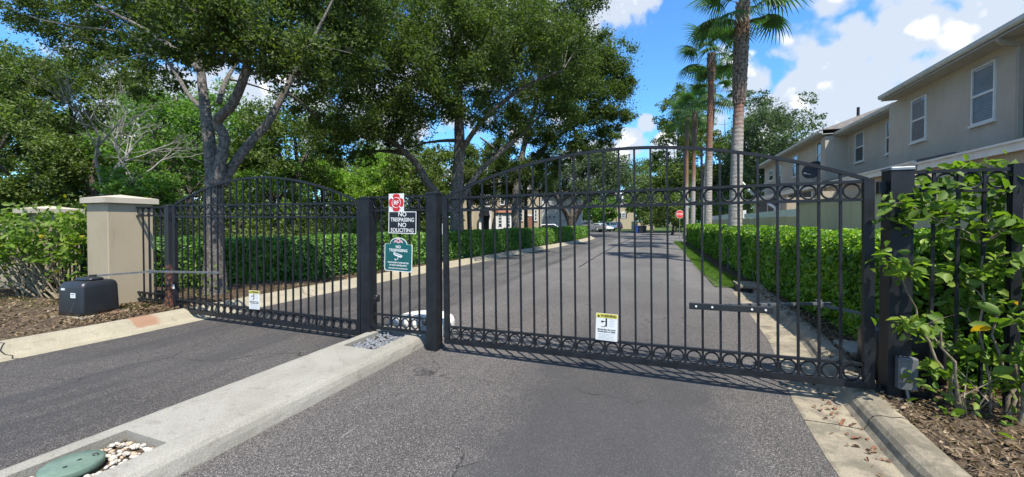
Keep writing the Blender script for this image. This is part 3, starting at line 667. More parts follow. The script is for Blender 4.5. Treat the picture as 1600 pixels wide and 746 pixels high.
textmesh('THIS PROPERTY IS PROTECTED', .025, 'lettering', white_p, s3, (0, -.0042, -.108), bold=.0006, sx=.94)
textmesh('BY VIDEO SURVEILLANCE', .025, 'lettering', white_p, s3, (0, -.0042, -.142), bold=.0006, sx=.94)
textmesh('TRESPASSERS WILL BE PROSECUTED', .020, 'lettering', white_p, s3, (0, -.0042, -.182), bold=.0004, sx=.92)
q = MB(); q.lathe([(.034, -.0006), (.034, .0006)], 18); o = q.build('emblem', sign_pink, s3, False, (0, -.0042, .178)); o.rotation_euler = (R(90), 0, 0)
for sx in (-1, 1):
    q = MB(); q.prism([(sx*.03, .16), (sx*.075, .15), (sx*.062, .172), (sx*.05, .188), (sx*.03, .185)][::-sx], -.0048, -.0036); q.build('emblem_wing', sign_pink, s3)
q = MB(); q.lathe([(.013, -.0006), (.013, .0006)], 14); o = q.build('emblem_centre', ink, s3, False, (0, -.0052, .18)); o.rotation_euler = (R(90), 0, 0)
cpt = [(-.07, .028), (.055, -.006), (.066, -.014), (.062, -.030), (.040, -.040), (-.062, -.010), (-.074, .008)]
q = MB(); q.prism(cpt, -.0050, -.0036); q.build('camera_picture', white_p, s3)
q = MB(); q.prism([(-.058, .014), (.046, -.014), (.044, -.020), (-.056, .006)], -.0058, -.0050); q.build('camera_slot', sign_teal, s3)
q = MB(); q.tube([(.0, -.004, -.035), (-.004, -.004, -.06), (-.03, -.004, -.075), (-.05, -.004, -.068), (-.045, -.004, -.055)], .005, 5); q.build('camera_bracket', white_p, s3)
def warning(label, loc, w=.225, h=.285):
    t = thing('warning_sign', label, 'sign', loc, 0, 'gate warning placards')
    q = MB(); q.box((0, 0, 0), (w, .003, h)); q.build('board', white_p, t)
    q = MB(); q.box((0, -.0022, h/2-.024), (w-.006, .001, .044)); q.build('header', sign_yel, t)
    textmesh('WARNING', .038, 'lettering', ink, t, (.018, -.0032, h/2-.025), bold=.0012, sx=.88)
    q = MB(); q.prism([(-.1, h/2-.04), (-.068, h/2-.04), (-.084, h/2-.011)], -.0034, -.0028); q.build('warning_triangle', ink, t)
    q = MB(); q.box((-.004, -.0022, .045), (.016, .001, .075)); q.box((-.004, -.0022, .088), (.014, .001, .014)); q.box((-.046, -.0022, .056), (.022, .001, .018), 0)
    q.box((-.022, -.0022, .06), (.03, .001, .006)); q.box((-.014, -.0022, .012), (.022, .001, .008)); q.box((-.038, -.0022, .002), (.04, .001, .004)); q.build('pictogram', ink, t)
    q = MB()
    for k in range(5): q.box((.052, -.0022, .016+.017*k), (.054, .001, .0025))
    q.build('pictogram_gate', grainy('grey print', (.4, .42, .42), (.36, .38, .38)), t)
    textmesh('Moving Gate Can Cause', .0205, 'lettering', ink, t, (0, -.0026, -.026), bold=.0006, sx=.92)
    textmesh('Serious Injury or Death', .0205, 'lettering', ink, t, (0, -.0026, -.048), bold=.0006, sx=.92)
    q = MB()
    for k in range(5): q.box((-.008*(k % 2), -.0022, -.072-.014*k), (w-.06-.016*(k % 2), .001, .0022))
    q.build('fine_print', grainy('pale print', (.42, .44, .45), (.38, .4, .41)), t)
    return t
w1 = warning('white warning placard with yellow header low on the near right gate', (-.50, 4.182, .498)); w1.rotation_euler = (0, R(1), 0)
w2 = warning('white warning placard with yellow header low on the far left gate', (-5.76, 4.182, .42)); w2.rotation_euler = (0, R(-1), 0)

# ------------------------------------------------------------------ pillars and low wall on the left
def pillar(label, x, y, w, h, z0=.1):
    t = thing('stucco_pillar', label, 'pillar', (x, y, z0), 0, 'stucco gate pillars')
    q = MB(); q.rbox((0, 0, h/2), (w, w, h), .012); q.build('shaft', pillar_m, t)
    c = w+.12; q = MB(); z = h+.001
    q.add([(-c/2, -c/2, z), (c/2, -c/2, z), (c/2, c/2, z), (-c/2, c/2, z), (-c/2, -c/2, z+.095), (c/2, -c/2, z+.095), (c/2, c/2, z+.095), (-c/2, c/2, z+.095), (0, 0, z+.165)],
          [(3, 2, 1, 0), (0, 1, 5, 4), (1, 2, 6, 5), (2, 3, 7, 6), (3, 0, 4, 7), (4, 5, 8), (5, 6, 8), (6, 7, 8), (7, 4, 8)]); q.build('cap', cap_m, t)
    return t
pillar('tall tan stucco pillar beside the gate operator box', -9.17, 4.17, .65, 1.84)
pillar('shorter tan pillar standing behind the left roadside shrub', -12.15, 4.35, .66, 1.69)
t = thing('garden_wall', 'low tan stucco wall running off behind the left roadside shrub', 'wall', (-15.4, 4.35, .05))
q = MB(); q.box((0, 0, .72), (5.8, .2, 1.44)); q.build('wall_body', pillar_m, t); q = MB(); q.box((0, 0, 1.475), (5.8, .3, .07)); q.build('coping', cap_m, t)

# ------------------------------------------------------------------ gate operators
opL = thing('gate_operator', 'black plastic gate operator box on a concrete pad by the stucco pillar', 'gate operator', (-8.50, 3.46, .12), R(8), 'gate operators')
q = MB(); q.rbox((.03, 0, .0), (.70, .62, .08), .01); q.build('pad', kerb_l, opL)
q = MB()
def rr(w, d, r, z, n=5):
    o = []
    for cx_, cy_, a0 in ((w/2-r, d/2-r, 0), (-w/2+r, d/2-r, PI/2), (-w/2+r, -d/2+r, PI), (w/2-r, -d/2+r, 1.5*PI)):
        for k in range(n): a = a0+PI/2*k/(n-1); o.append((cx_+r*math.cos(a), cy_+r*math.sin(a), z))
    return o
def loft(q, rings):
    n = len(rings[0]); vs = [p for r_ in rings for p in r_]
    fs = [(i*n+k, i*n+(k+1) % n, (i+1)*n+(k+1) % n, (i+1)*n+k) for i in range(len(rings)-1) for k in range(n)]
    fs += [tuple(range(n-1, -1, -1)), tuple(range((len(rings)-1)*n, len(rings)*n))]
    return q.add(vs, fs)
loft(q, [rr(.52, .50, .04, .045), rr(.52, .50, .05, .10), rr(.50, .48, .05, .47), rr(.48, .46, .06, .525), rr(.43, .41, .07, .555), rr(.34, .32, .08, .565)]); q.build('housing', plastic, opL, True)
q = MB(); loft(q, [rr(.34, .20, .05, .566), rr(.36, .21, .05, .58), rr(.33, .18, .05, .605), rr(.2, .1, .03, .615)]); q.build('lid', plastic, opL, True)
q = MB(); q.box((.08, -.2455, .36), (.10, .004, .075)); q.build('label', label_m, opL)
q = MB(); q.box((.08, -.248, .375), (.075, .001, .008)); q.box((.08, -.248, .352), (.06, .001, .004)); q.build('label_print', ink, opL)
q = MB(); q.box((-.13, -.243, .45), (.07, .012, .03), 0); q.build('sticker', label_m, opL)
q = MB(); q.tube([(.02, -.249, .10), (.10, -.247, .25)], .003, 5); q.build('scratch', steel, opL)
# jointed arm to the gate
q = MB(); A0, A1, A2 = Vector((.0, .05, .62)), Vector((.38, .52, .66)), None
inv = Matrix.Rotation(-R(8), 3, 'Z'); gp = inv@(Vector((-6.56, 4.19, .80))-Vector((-8.50, 3.46, .12)))
j0 = inv@(Vector((-8.05, 4.05, .77))-Vector((-8.50, 3.46, .12)))
q.tube([A0, A0+(j0-A0)*.99], .020, 4, twist=PI/4); q.tube([j0, gp], .022, 4, twist=PI/4); q.build('arm', arm_m, opL)
q = MB(); q.tube([j0+Vector((0, 0, -.03)), j0+Vector((0, 0, .03))], .035, 10); q.build('arm_joint', arm_m, opL)
q = MB(); q.tube([A0+Vector((0, 0, -.03)), A0+Vector((0, 0, .02))], .05, 12); q.build('arm_hub', plastic, opL)
opR = thing('gate_operator', 'black gate operator box half hidden behind the tall right post', 'gate operator', (2.17, 4.78, .10), 0, 'gate operators')
q = MB(); loft(q, [rr(.50, .44, .04, 0), rr(.50, .44, .05, .40), rr(.47, .41, .06, .47), rr(.38, .34, .07, .50)]); q.build('housing', plastic, opR, True)
q = MB(); q.box((0, 0, .512), (.2, .2, .03)); q.build('lid', steel, opR)
elb = Vector((-.57, .22, .63))
q = MB(); q.tube([(0, 0, .57), (-.3, .11, .595), elb], .018, 4, twist=PI/4); q.build('arm', arm_m, opR)
q = MB(); q.tube([elb+Vector((.10, -.03, .025)), (-1.55, -.52, .70)], .017, 4, twist=PI/4); q.build('arm', arm_m, opR)
q = MB(); q.tube([elb+Vector((0, 0, -.03)), elb+Vector((0, 0, .05))], .03, 10); q.tube([(0, 0, .52), (0, 0, .60)], .05, 12); q.build('arm_joint', arm_m, opR)

# ------------------------------------------------------------------ buildings on the right
def window(par, x, yc, zc, w, h, face=-1, blind=True, dark=False, sash=True, axis='x'):
    """window in a wall facing -x (axis x) : frame, panes, blind"""
    fr = MB(); f = .04
    def bx(m_, y, z, dy, dz, dep, off): m_.box((x+face*off, y, z), (dep, dy, dz))
    for sy in (-1, 1): bx(fr, yc+sy*(w/2-f/2), zc, f, h, .07, .0)
    for sz in (-1, 1): bx(fr, yc, zc+sz*(h/2-f/2), w-2*f, f, .07, .0)
    if sash: bx(fr, yc, zc, w-2*f, .05, .06, .002)
    o = fr.build('window', white_p, par)
    for sz, mt in ((1, glass_sky if not dark else glass), (-1, glass)):
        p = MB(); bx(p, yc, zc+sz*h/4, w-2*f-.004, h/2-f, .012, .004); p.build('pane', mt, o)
    if blind:
        sl = MB(); nb_ = int((h-.12)/.06)
        for i in range(nb_):
            z = zc-h/2+.08+i*.06
            if abs(z-zc) > .035: sl.box((x+face*.014, yc, z), (.006, w-2*f-.03, .042))
        s_ = stuff(sl.build('blind', blind_m, o))
    si = MB(); bx(si, yc, zc-h/2-.03, w+.06, .05, .10, .015); si.build('sill', white_p, o)
    return o
def block(name, label, x, xb, y0, y1, ze, wins, spout=None, ecut=0.):
    t = thing(name, label, 'townhouse', (0, 0, 0), 0, 'grey tan townhouses along the right')
    q = MB(); q.box(((x+xb)/2, (y0+y1)/2, ze/2), (xb-x, y1-y0, ze)); q.build('wall', house_m, t)
    ov = .38; q = MB(); q.box((x-ov/2+.0, (y0+y1-ecut)/2, ze+.012), (ov+.1, y1-y0-ecut+.3, .03)); q.build('soffit', soffit_m, t)
    q = MB(); q.box((x-ov+.012, (y0+y1-ecut)/2, ze+.10), (.024, y1-y0-ecut+.36, .17)); q.build('fascia', offwhite, t)
    g = MB(); pr = [(x-ov-.12, ze+.17), (x-ov-.115, ze+.09), (x-ov-.08, ze+.055), (x-ov-.003, ze+.055), (x-ov-.003, ze+.165), (x-ov-.02, ze+.17), (x-ov-.02, ze+.075), (x-ov-.085, ze+.075), (x-ov-.10, ze+.10), (x-ov-.105, ze+.17)]
    g.prism(pr, y0-.18, y1-ecut+.18); g.build('gutter', offwhite, t)
    rz = (xb-x+2*ov)/2*.42; xm = (x+xb)/2; q = MB()
    a, b_ = y0-.2, y1-ecut+.2; z0 = ze+.19
    q.add([(x-ov-.03, a, z0), (xb+ov, a, z0), (xb+ov, b_, z0), (x-ov-.03, b_, z0), (xm, a+2.2, z0+rz), (xm, b_-2.2, z0+rz)], [(0, 3, 5, 4), (1, 4, 5, 2), (0, 4, 1), (3, 2, 5), (3, 0, 1, 2)]); q.build('roof', roof_m, t)
    for w in wins: window(t, x, *w)
    if spout:
        q = MB(); ys = spout; q.tube([(x-ov-.02, ys, ze+.03), (x-ov+.0, ys, ze-.05), (x-.30, ys, ze-.12), (x-.09, ys, ze-.17), (x-.065, ys, ze-.24), (x-.065, ys, 3.2)], .055, 4, twist=PI/4); q.build('downspout', pipe_m, t)
    return t
bN = block('townhouse', 'nearest tan townhouse block with downspout and two blind covered windows', 7.0, 14.5, 1.5, 16.2, 5.42, [(12.25, 4.56, .70, 1.33), (14.63, 4.56, .68, 1.24), (8.2, 4.56, .7, 1.33)], 11.2, .65)
bM_ = block('townhouse', 'recessed middle townhouse bay with one tall window between two blocks', 7.55, 14.4, 16.25, 20.7, 5.30, [(19.55, 4.62, .72, 1.18, -1, False), (17.4, 4.58, .40, 1.15, -1, False)], None)
bF = block('townhouse', 'farthest tan townhouse block with small windows beside the airy tree', 7.0, 14.5, 20.75, 32.0, 5.42, [(21.9, 4.75, .80, 1.25, -1, False), (25.4, 4.7, .85, 1.2, -1, False), (28.2, 4.5, .45, 1.2, -1, False), (30.2, 4.72, 1.0, .7, -1, False)], None)
q = MB(); q.box((7.28, 20.95, 2.8), (1.0, .5, 5.1)); q.build('buttress', house_m, bF)
q = MB(); q.tube([(8.6, 22.5, 6.3), (8.6, 22.5, 6.9)], .06, 8); q.build('vent_pipe', ink, bF)
# single storey porch roofs with white fascia in front of the townhouses
def porch(label, y0, y1, z, openings=(), xw=6.28):
    t = thing('porch', label, 'porch', (0, 0, 0), 0, 'lower porches in front of the townhouses')
    q = MB(); q.box((xw+.33, (y0+y1)/2, (z-.1)/2), (.66, y1-y0, z-.1)); q.build('wall', lower_m, t)
    q = MB(); q.box((xw-.09, (y0+y1)/2, z-.03), (.03, y1-y0+.1, .20)); q.box((xw-.125, (y0+y1)/2, z+.05), (.04, y1-y0+.1, .05)); q.build('fascia', white_p, t)
    q = MB(); q.add([(xw-.15, y0, z+.08), (xw-.15, y1, z+.08), (6.99, y1, z+.26), (6.99, y0, z+.26), (xw-.07, y0, z-.02), (xw-.07, y1, z-.02), (6.99, y1, z-.02), (6.99, y0, z-.02)], [(0, 3, 2, 1), (4, 5, 6, 7), (0, 1, 5, 4), (2, 3, 7, 6), (0, 4, 7, 3), (1, 2, 6, 5)]); q.build('roof', roof_m, t)
    for a, b_, za, zb in openings:
        q = MB(); q.box((xw-.004, (a+b_)/2, (za+zb)/2), (.03, b_-a, zb-za)); q.build('opening', ink, t)  # black panel on the wall, painted for the shade inside the porch
        q = MB()
        for yy in (a, b_, (a+b_)/2): q.box((xw-.03, yy, (za+zb)/2), (.05, .06, zb-za))
        q.build('screen_frame', white_p, t)
    return t
porch('near tan porch with white fascia under the downspout', 3.0, 12.9, 3.05)
porch('middle tan porch with white fascia behind the gate hinge', 13.1, 19.0, 3.12)
porch('far dark screened porch behind the white railing', 19.2, 31.5, 3.18, [(25.2, 30.2, 2.2, 2.98), (20.4, 23.8, 2.0, 2.98)])
for yy, lab in ((10.8, 'nearest light tan wing wall between the townhouse porches'), (15.6, 'middle light tan wing wall between the townhouse porches'), (19.1, 'farthest light tan wing wall between the townhouse porches')):
    t = thing('wing_wall', lab, 'wall', (5.6, yy, 0), 0, 'wing walls between porches'); q = MB(); q.box((0, 0, 1.31), (1.3, .2, 2.62)); q.build('wall_body', lower_m, t)
# tan privacy wall
t = thing('privacy_wall', 'plain tan stucco wall behind the right hedge, stepping down towards the palms', 'wall', (4.1, 0, 0))
q = MB(); q.box((0, 7.6, 1.08), (.2, 13.2, 2.16)); q.build('wall_body', wall_m, t); q = MB(); q.box((0, 7.6, 2.185), (.26, 13.24, .045)); q.build('coping', lower_m, t)
q = MB(); q.box((.003, 24.2, .90), (.2, 19.9, 1.80)); q.build('low_wall', wall_m, t)
t = thing('porch_railing', 'white boarded railing on top of the low tan wall', 'railing', (4.1, 14.3, 1.802))
q = MB(); q.box((0, 0.08, .21), (.14, .14, .42)); q.build('post', white_p, t); q = MB(); q.box((0, 8.4, .21), (.14, .14, .42)); q.build('post', white_p, t)
q = MB(); q.box((0, 4.2, .12), (.06, 8.1, .22)); q.build('rail', white_p, t); q = MB(); q.box((0, 15.5, .16), (.06, 14.0, .30)); q.build('rail', white_p, t)
def dish(label, loc, face, r=.33):
    t = thing('satellite_dish', label, 'satellite dish', loc, 0, 'satellite dishes on the porch roofs')
    q = MB(); prof = [(.001, 0), (r*.35, .012), (r*.7, .045), (r, .095), (r, .10), (r*.7, .055), (r*.35, .022), (.001, .01)]; q.lathe(prof, 24)
    o = q.build('reflector', grainy('dish grey', (.035, .04, .045), (.05, .055, .06), 4, .8), t, True, (0, 0, .55)); o.rotation_euler = face
    q = MB(); q.tube([(0, 0, 0), (0, 0, .4), (.02, .05, .52)], .028, 8); q.build('mast', white_p, t)
    q = MB(); q.tube([(0, 0, .35), (-.35, -.1, .42)], .018, 6); q.box((-.37, -.1, .44), (.09, .06, .06)); q.build('feed_arm', white_p, t)
    return t
dish('dark satellite dish tilted on the porch roof beside the last window', (6.75, 21.9, 3.45), (R(62), R(-28), R(-30)), .45)
t = thing('antenna_mount', 'white angled antenna bracket above the far porch roof', 'antenna', (6.1, 30.5, 3.2), 0)
q = MB(); q.tube([(-.75, 0, 1.15), (-.1, 0, .3)], .08, 6); q.build('bracket', white_p, t); q = MB(); q.tube([(-.1, 0, .3), (.55, 0, .55)], .08, 6); q.build('bracket', white_p, t); q = MB(); q.tube([(0, 0, 0), (0, 0, .4)], .05, 6); q.build('mast', white_p, t)
t = thing('downpipe', 'white slanted drainpipe in front of the dark screened porch', 'drainpipe', (5.9, 24.6, 2.0)); q = MB(); q.tube([(0, 2.2, .85), (0, .3, .45), (0, 0, .35), (0, 0, 0)], .07, 6); q.build('pipe', white_p, t)

# ------------------------------------------------------------------ hedges
def hedge(label, path, w, h, n_top, n_face, size, m, x_side=1, zb=.1, rough=.06, name='hedge', grow=1.0):
    """path: front line (xy); the hedge lies to the left (x_side=-1) or right (+1) of the direction of travel"""
    t = thing(name, label, 'hedge', (0, 0, 0)); pts = np.array(dense(path, .4)); seg = np.diff(pts, axis=0); L = np.linalg.norm(seg, axis=1); cum = np.concatenate([[0], np.cumsum(L)])
    def at(s_):
        i = np.clip(np.searchsorted(cum, s_)-1, 0, len(seg)-1); f = (s_-cum[i])/L[i]; p = pts[i]+seg[i]*f[:, None]; d = seg[i]/L[i][:, None]; nrm = np.stack([d[:, 1], -d[:, 0]], 1)*x_side; return p, nrm
    T = cum[-1]; Cs = []; Bs = []
    def bumpy(a, b): return rough*(np.sin(a*3.1+b*2.0)+np.sin(a*7.3-b*5.0)*.6+np.sin(a*1.1)*.8)
    def dens_s(n):   # more leaves where the hedge is nearer to the camera
        s_ = rng.uniform(0, T, n*3); p, _ = at(s_); dist = np.linalg.norm(p, axis=1); pr = np.clip((6.0/dist)**grow, 0.02, 1); k = rng.uniform(size=len(s_)) < pr; return s_[k][:n]
    s_ = dens_s(n_top); p, nr = at(s_); u = rng.uniform(0, w, len(s_)); dep = np.abs(rng.normal(0, .05, len(s_)))
    C = np.column_stack([p+nr*u[:, None], h+bumpy(s_, u)-dep]); edge = np.minimum(u, w-u); C[:, 2] -= np.maximum(0, .24-edge)**2*3.2; Cs.append(C); Bs.append(np.tile([0, 0, 1.], (len(s_), 1)))
    for side, frac in ((0, 1.0), (w, .25)):
        s_ = dens_s(int(n_face*frac)); p, nr = at(s_); z = zb + (h-zb)*rng.uniform(size=len(s_))**.85; dep = np.abs(rng.normal(0, .10, len(s_)))-.02+ np.maximum(0, z-h+.3)**2*1.6+ bumpy(s_, z*2)*.8 + np.maximum(0, .35-z)*.25
        o = dep if side == 0 else side-dep; C = np.column_stack([p+nr*o[:, None], z]); Cs.append(C); b_ = np.column_stack([nr*(-1 if side == 0 else 1), np.full(len(s_), .55)]); Bs.append(b_)
    for e in (0, T):
        k = int(n_face*.05); p, nr = at(np.full(k, e)); i = 0 if e == 0 else len(seg)-1; d = seg[i]/L[i]*(-1 if e == 0 else 1)
        C = np.column_stack([p+nr*rng.uniform(0, w, k)[:, None]+d*np.abs(rng.normal(0, .06, k))[:, None], rng.uniform(zb, h, k)]); Cs.append(C); Bs.append(np.tile([d[0], d[1], .5], (k, 1)))
    C = np.concatenate(Cs); B = np.concatenate(Bs); dist = np.linalg.norm(C[:, :2], axis=1)
    sz = size*np.clip((dist/6.0)**(grow*.55), 1, 5)
    link('foliage', leaves('foliage', C, sz, m, .55, .14, .28, B, .9), t)
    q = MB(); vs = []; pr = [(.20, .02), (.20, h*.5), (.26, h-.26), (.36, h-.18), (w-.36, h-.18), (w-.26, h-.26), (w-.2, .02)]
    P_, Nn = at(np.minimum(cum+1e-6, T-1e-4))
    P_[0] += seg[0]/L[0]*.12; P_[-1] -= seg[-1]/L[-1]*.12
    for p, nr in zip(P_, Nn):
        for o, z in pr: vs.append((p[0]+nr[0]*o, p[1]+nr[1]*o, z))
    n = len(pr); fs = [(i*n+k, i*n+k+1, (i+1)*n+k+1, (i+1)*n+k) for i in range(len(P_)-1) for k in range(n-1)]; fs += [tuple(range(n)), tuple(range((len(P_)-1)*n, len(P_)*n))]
    q.add(vs, fs); q.build('twigs', core_m, t)  # solid dark core added inside the hedge to block light
    return t
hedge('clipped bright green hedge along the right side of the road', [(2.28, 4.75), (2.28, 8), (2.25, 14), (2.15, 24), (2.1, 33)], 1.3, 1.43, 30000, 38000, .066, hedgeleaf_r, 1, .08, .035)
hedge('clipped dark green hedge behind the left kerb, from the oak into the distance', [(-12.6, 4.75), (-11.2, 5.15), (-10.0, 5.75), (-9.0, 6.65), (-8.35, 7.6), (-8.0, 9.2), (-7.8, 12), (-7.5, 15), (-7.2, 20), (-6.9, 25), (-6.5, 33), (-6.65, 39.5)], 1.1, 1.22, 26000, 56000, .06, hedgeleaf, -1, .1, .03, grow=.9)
hd = MB()
# one bare hedge stem seen at the foot of the right hedge
for px_, py_, z_ in ((1137, 410, 13.0),):
    p = P(px_, py_, z_); tt = thing('hedge_stem', 'bare grey hedge stem at the foot of the right hedge', 'hedge_stem', (2.2, p[1], .02)); q = MB(); q.tube([(0, 0, 0), (.01, 0, .4), (.0, .01, .75)], [.05, .04, .035], 8); q.build('trunk', bark, tt)

# ------------------------------------------------------------------ trees
def bez(a, b, sag=.12, n=6):
    a, b = Vector(a), Vector(b); L = (b-a).length; mid = (a+b)/2 + Vector((random.uniform(-1, 1), random.uniform(-1, 1), random.uniform(.2, 1)))*L*sag
    return [a*(1-t)**2+mid*2*t*(1-t)+b*t*t for t in np.linspace(0, 1, n)]
def tree(name, label, base, limbs, clumps, nleaf, lsize, lm, bm, twig_r=.035, group=None, asp=.42, hexa=True, flat=.7, twigs=True, sub=3, bw=.5, core=.0):
    """limbs: list of (points, radii) in world space; clumps: array of (x,y,z,r)"""
    t = thing(name, label, 'tree', base, 0, group); B = Vector(base)
    q = MB(); ends = []
    for pts, rad in limbs:
        pts = [Vector(p) for p in pts]; fine = []; fr = []
        for i in range(len(pts)-1):
            p0 = pts[max(i-1, 0)]; p1 = pts[i]; p2 = pts[i+1]; p3 = pts[min(i+2, len(pts)-1)]
            for k in range(5):
                u = k/5; fine.append(.5*((2*p1)+(-p0+p2)*u+(2*p0-5*p1+4*p2-p3)*u*u+(-p0+3*p1-3*p2+p3)*u**3)); fr.append(rad[i]*(1-u)+rad[i+1]*u)
        fine.append(pts[-1]); fr.append(rad[-1])
        q.tube([p-B for p in fine], fr, 12 if max(rad) > .08 else 7, jitter=.05)
        ends += [(p, r) for p, r in zip(fine, fr) if p.z > base[2]+ (max(p.z for p in fine)-base[2])*.35]
    clumps = np.asarray(clumps, float)
    if twigs and len(ends):
        E = np.array([tuple(p) for p, _ in ends])
        for c in clumps:
            dd = np.linalg.norm(E-c[:3], axis=1)+np.maximum(0, E[:, 2]-c[2])*1.2; i = int(dd.argmin()); r0 = min(ends[i][1]*.6, twig_r*(1+dd[i]*.25))
            mid = bez(E[i], c[:3], .16); q.tube([p-B for p in mid], list(np.linspace(r0, r0*.3, 6)), 6, False)
            for _ in range(sub):
                e = Vector(c[:3])+Vector((random.gauss(0, .6), random.gauss(0, .6), random.gauss(.1, .4)))*c[3]
                q.tube([p-B for p in bez(mid[3], e, .15, 4)], [r0*.4, r0*.3, r0*.2, r0*.1], 5, False)
    q.build('trunk', bm, t, True)
    wgt = clumps[:, 3]**2.2; wgt /= wgt.sum(); idx = rng.choice(len(clumps), nleaf, p=wgt)
    v = unit(rng.normal(size=(nleaf, 3))); rad = rng.uniform(size=nleaf)**.42*(1+.22*rng.normal(size=nleaf))
    # sub-tufts: leaves gather in sprays inside each clump
    tuft = unit(rng.normal(size=(len(clumps)*16, 3))).reshape(len(clumps), 16, 3)*rng.uniform(.45, 1.05, size=(len(clumps), 16, 1))
    pick = tuft[idx, rng.integers(0, 16, nleaf)]
    loc = np.where(rng.uniform(size=(nleaf, 1)) < .84, pick + rng.normal(size=(nleaf, 3))*.15, v*rad[:, None])
    loc[:, 2] *= flat
    C = clumps[idx, :3]+loc*clumps[idx, 3:4]
    link('crown', leaves('crown', C-np.array(base), lsize, lm, asp, .10, .3, None, bw, hexa), t)
    return t
def ellipsoid_clumps(c, r, n, cr, lo=-.55, seed=0, hollow=.45):
    g = np.random.default_rng(seed); out = []
    while len(out) < n:
        v = g.normal(size=3); v /= np.linalg.norm(v)
        if v[2] < lo: continue
        k = hollow+(1-hollow)*g.uniform()**.6; k *= 1+.12*g.normal()
        out.append((c[0]+v[0]*r[0]*k, c[1]+v[1]*r[1]*k, c[2]+v[2]*r[2]*k, cr*g.uniform(.7, 1.3)))
    return np.array(out)
def pc(px, py, Z, r): return (*P(px, py, Z), r)
# the oak beside the left gate: forked grey trunk, limbs traced at its true distance
Zo = 8.15
def PP(l, Z=Zo): return [P(px, py, Z+dz) for px, py, dz in l]
ob = P(336, 458, Zo); ob = (ob[0], ob[1], .08)
limbs = [
 ([(ob[0], ob[1], .0)]+PP([(335, 400, 0), (333, 330, 0), (334, 285, 0), (329, 240, 0), (324, 195, 0), (318, 150, .1), (312, 100, .2), (302, 55, .2), (290, 0, .3), (285, -70, .4)]), [0.243, 0.180, 0.167, 0.153, 0.117, 0.108, 0.090, 0.077, 0.063, 0.045, 0.027]),
 (PP([(338, 290, -.1), (345, 250, -.1), (350, 215, -.1), (340, 190, -.2), (362, 165, -.4), (376, 135, -.5), (386, 100, -.6), (378, 55, -.7), (366, 10, -.7), (360, -60, -.8)]), [0.108, 0.104, 0.099, 0.090, 0.086, 0.081, 0.072, 0.054, 0.041, 0.023]),
 (PP([(345, 290, 0), (362, 262, .1), (392, 222, .2), (420, 190, .3), (444, 145, .4), (470, 95, .5), (500, 40, .6), (530, -20, .8)]), [0.108, 0.099, 0.086, 0.077, 0.063, 0.045, 0.032, 0.018]),
 (PP([(322, 175, .1), (296, 150, .4), (268, 105, .9), (232, 70, 1.4), (185, 50, 1.9), (120, 42, 2.4), (60, 30, 2.8), (10, 10, 3.2)]), [0.054, 0.045, 0.041, 0.034, 0.027, 0.023, 0.018, 0.011]),
 (PP([(312, 110, .1), (270, 75, .6), (215, 40, 1.0), (150, 8, 1.3)]), [0.072, 0.059, 0.045, 0.027]),
 (PP([(342, 160, 0), (352, 130, .4), (372, 95, 1.0), (400, 60, 1.4)]), [0.054, 0.045, 0.036, 0.023]),
]
cl = []
for px, py, dz, r in [(30, 18, -2.4, .9), (80, 50, -2.1, .8), (70, 0, -1.8, .9), (130, 25, -1.7, .9), (150, 62, -1.4, .75), (190, 15, -1.2, .9), (185, 80, -1.0, .7), (230, 45, -.8, .9), (255, 5, -.4, 1.0), (120, 90, -1.2, .55), (215, 110, -.3, .5), (270, 120, 0.4, .5), (290, 70, .6, .8), (330, 30, .2, 1.1), (345, 80, 1.0, .7), (240, -40, 0, 1.3), (330, -60, .2, 1.5), (420, -50, .3, 1.5), (400, 20, .2, 1.0), (425, 75, .2, .8), (450, 30, .4, 1.0), (400, 115, 1.0, .5), (470, 110, .5, .8), (495, 60, .4, 1.0), (520, 10, .6, 1.1), (455, 160, 1.0, .5), (505, 135, .8, .8), (545, 90, .9, .9), (555, 40, 1.0, 1.0), (540, 170, 1.5, .7), (500, 190, 1.4, .5), (430, -120, 0, 1.7), (300, -120, .5, 1.7), (150, -50, -1, 1.3), (50, -50, -2, 1.2), (560, -40, .8, 1.4), (150, 120, .4, .4), (230, 150, 1.6, .45), (60, 110, -.8, .35), (300, 40, -1.6, .8), (350, 10, -1.8, .9), (260, 60, -2.0, .6), (320, 85, -1.6, .5), (385, 60, -1.7, .7), (420, 100, -1.4, .6), (460, 70, -1.5, .8), (150, 45, -2.4, .6), (210, 20, -2.2, .7), (490, 120, -1.2, .6), (280, 10, -2.2, .8)]:
    cl.append((*P(px, py, Zo+(abs(dz)*1.1 if px < 260 else dz*1.25)+1.1), r*.9))
tree('oak_tree', 'large grey forked oak leaning over the left gate behind the kerb', ob, limbs, cl, 105000, .082, oakleaf, bark, .03)
# second oak, in the hedge by the road
Z2 = 16.5
b2 = P(714, 405, Z2); b2 = (b2[0], b2[1], .05)
limbs = [
 ([b2]+PP([(714, 360, 0), (713, 310, 0), (716, 270, 0), (718, 220, 0), (716, 160, 0), (712, 100, .2), (716, 40, .3), (722, -60, .4)], Z2), [.36, .30, .27, .24, .22, .19, .16, .12, .06]),
 (PP([(708, 330, 0), (690, 312, -.2), (668, 285, -.5), (652, 258, -.8), (632, 238, -1.2), (600, 210, -1.6), (560, 180, -2)], Z2), [.18, .17, .155, .14, .11, .08, .05]),
 (PP([(716, 320, 0), (733, 292, .2), (752, 265, .5), (776, 244, .8), (810, 215, 1.2), (850, 175, 1.6)], Z2), [.15, .13, .115, .09, .07, .04]),
 (PP([(718, 240, 0), (745, 200, -.5), (780, 165, -.8), (830, 130, -1.2), (880, 110, -1.2)], Z2), [.12, .10, .08, .06, .04]),
 (PP([(716, 190, 0), (690, 150, .6), (650, 110, 1.2), (600, 80, 1.6)], Z2), [.11, .09, .07, .04]),
]
cl = []
g_ = np.random.default_rng(5)
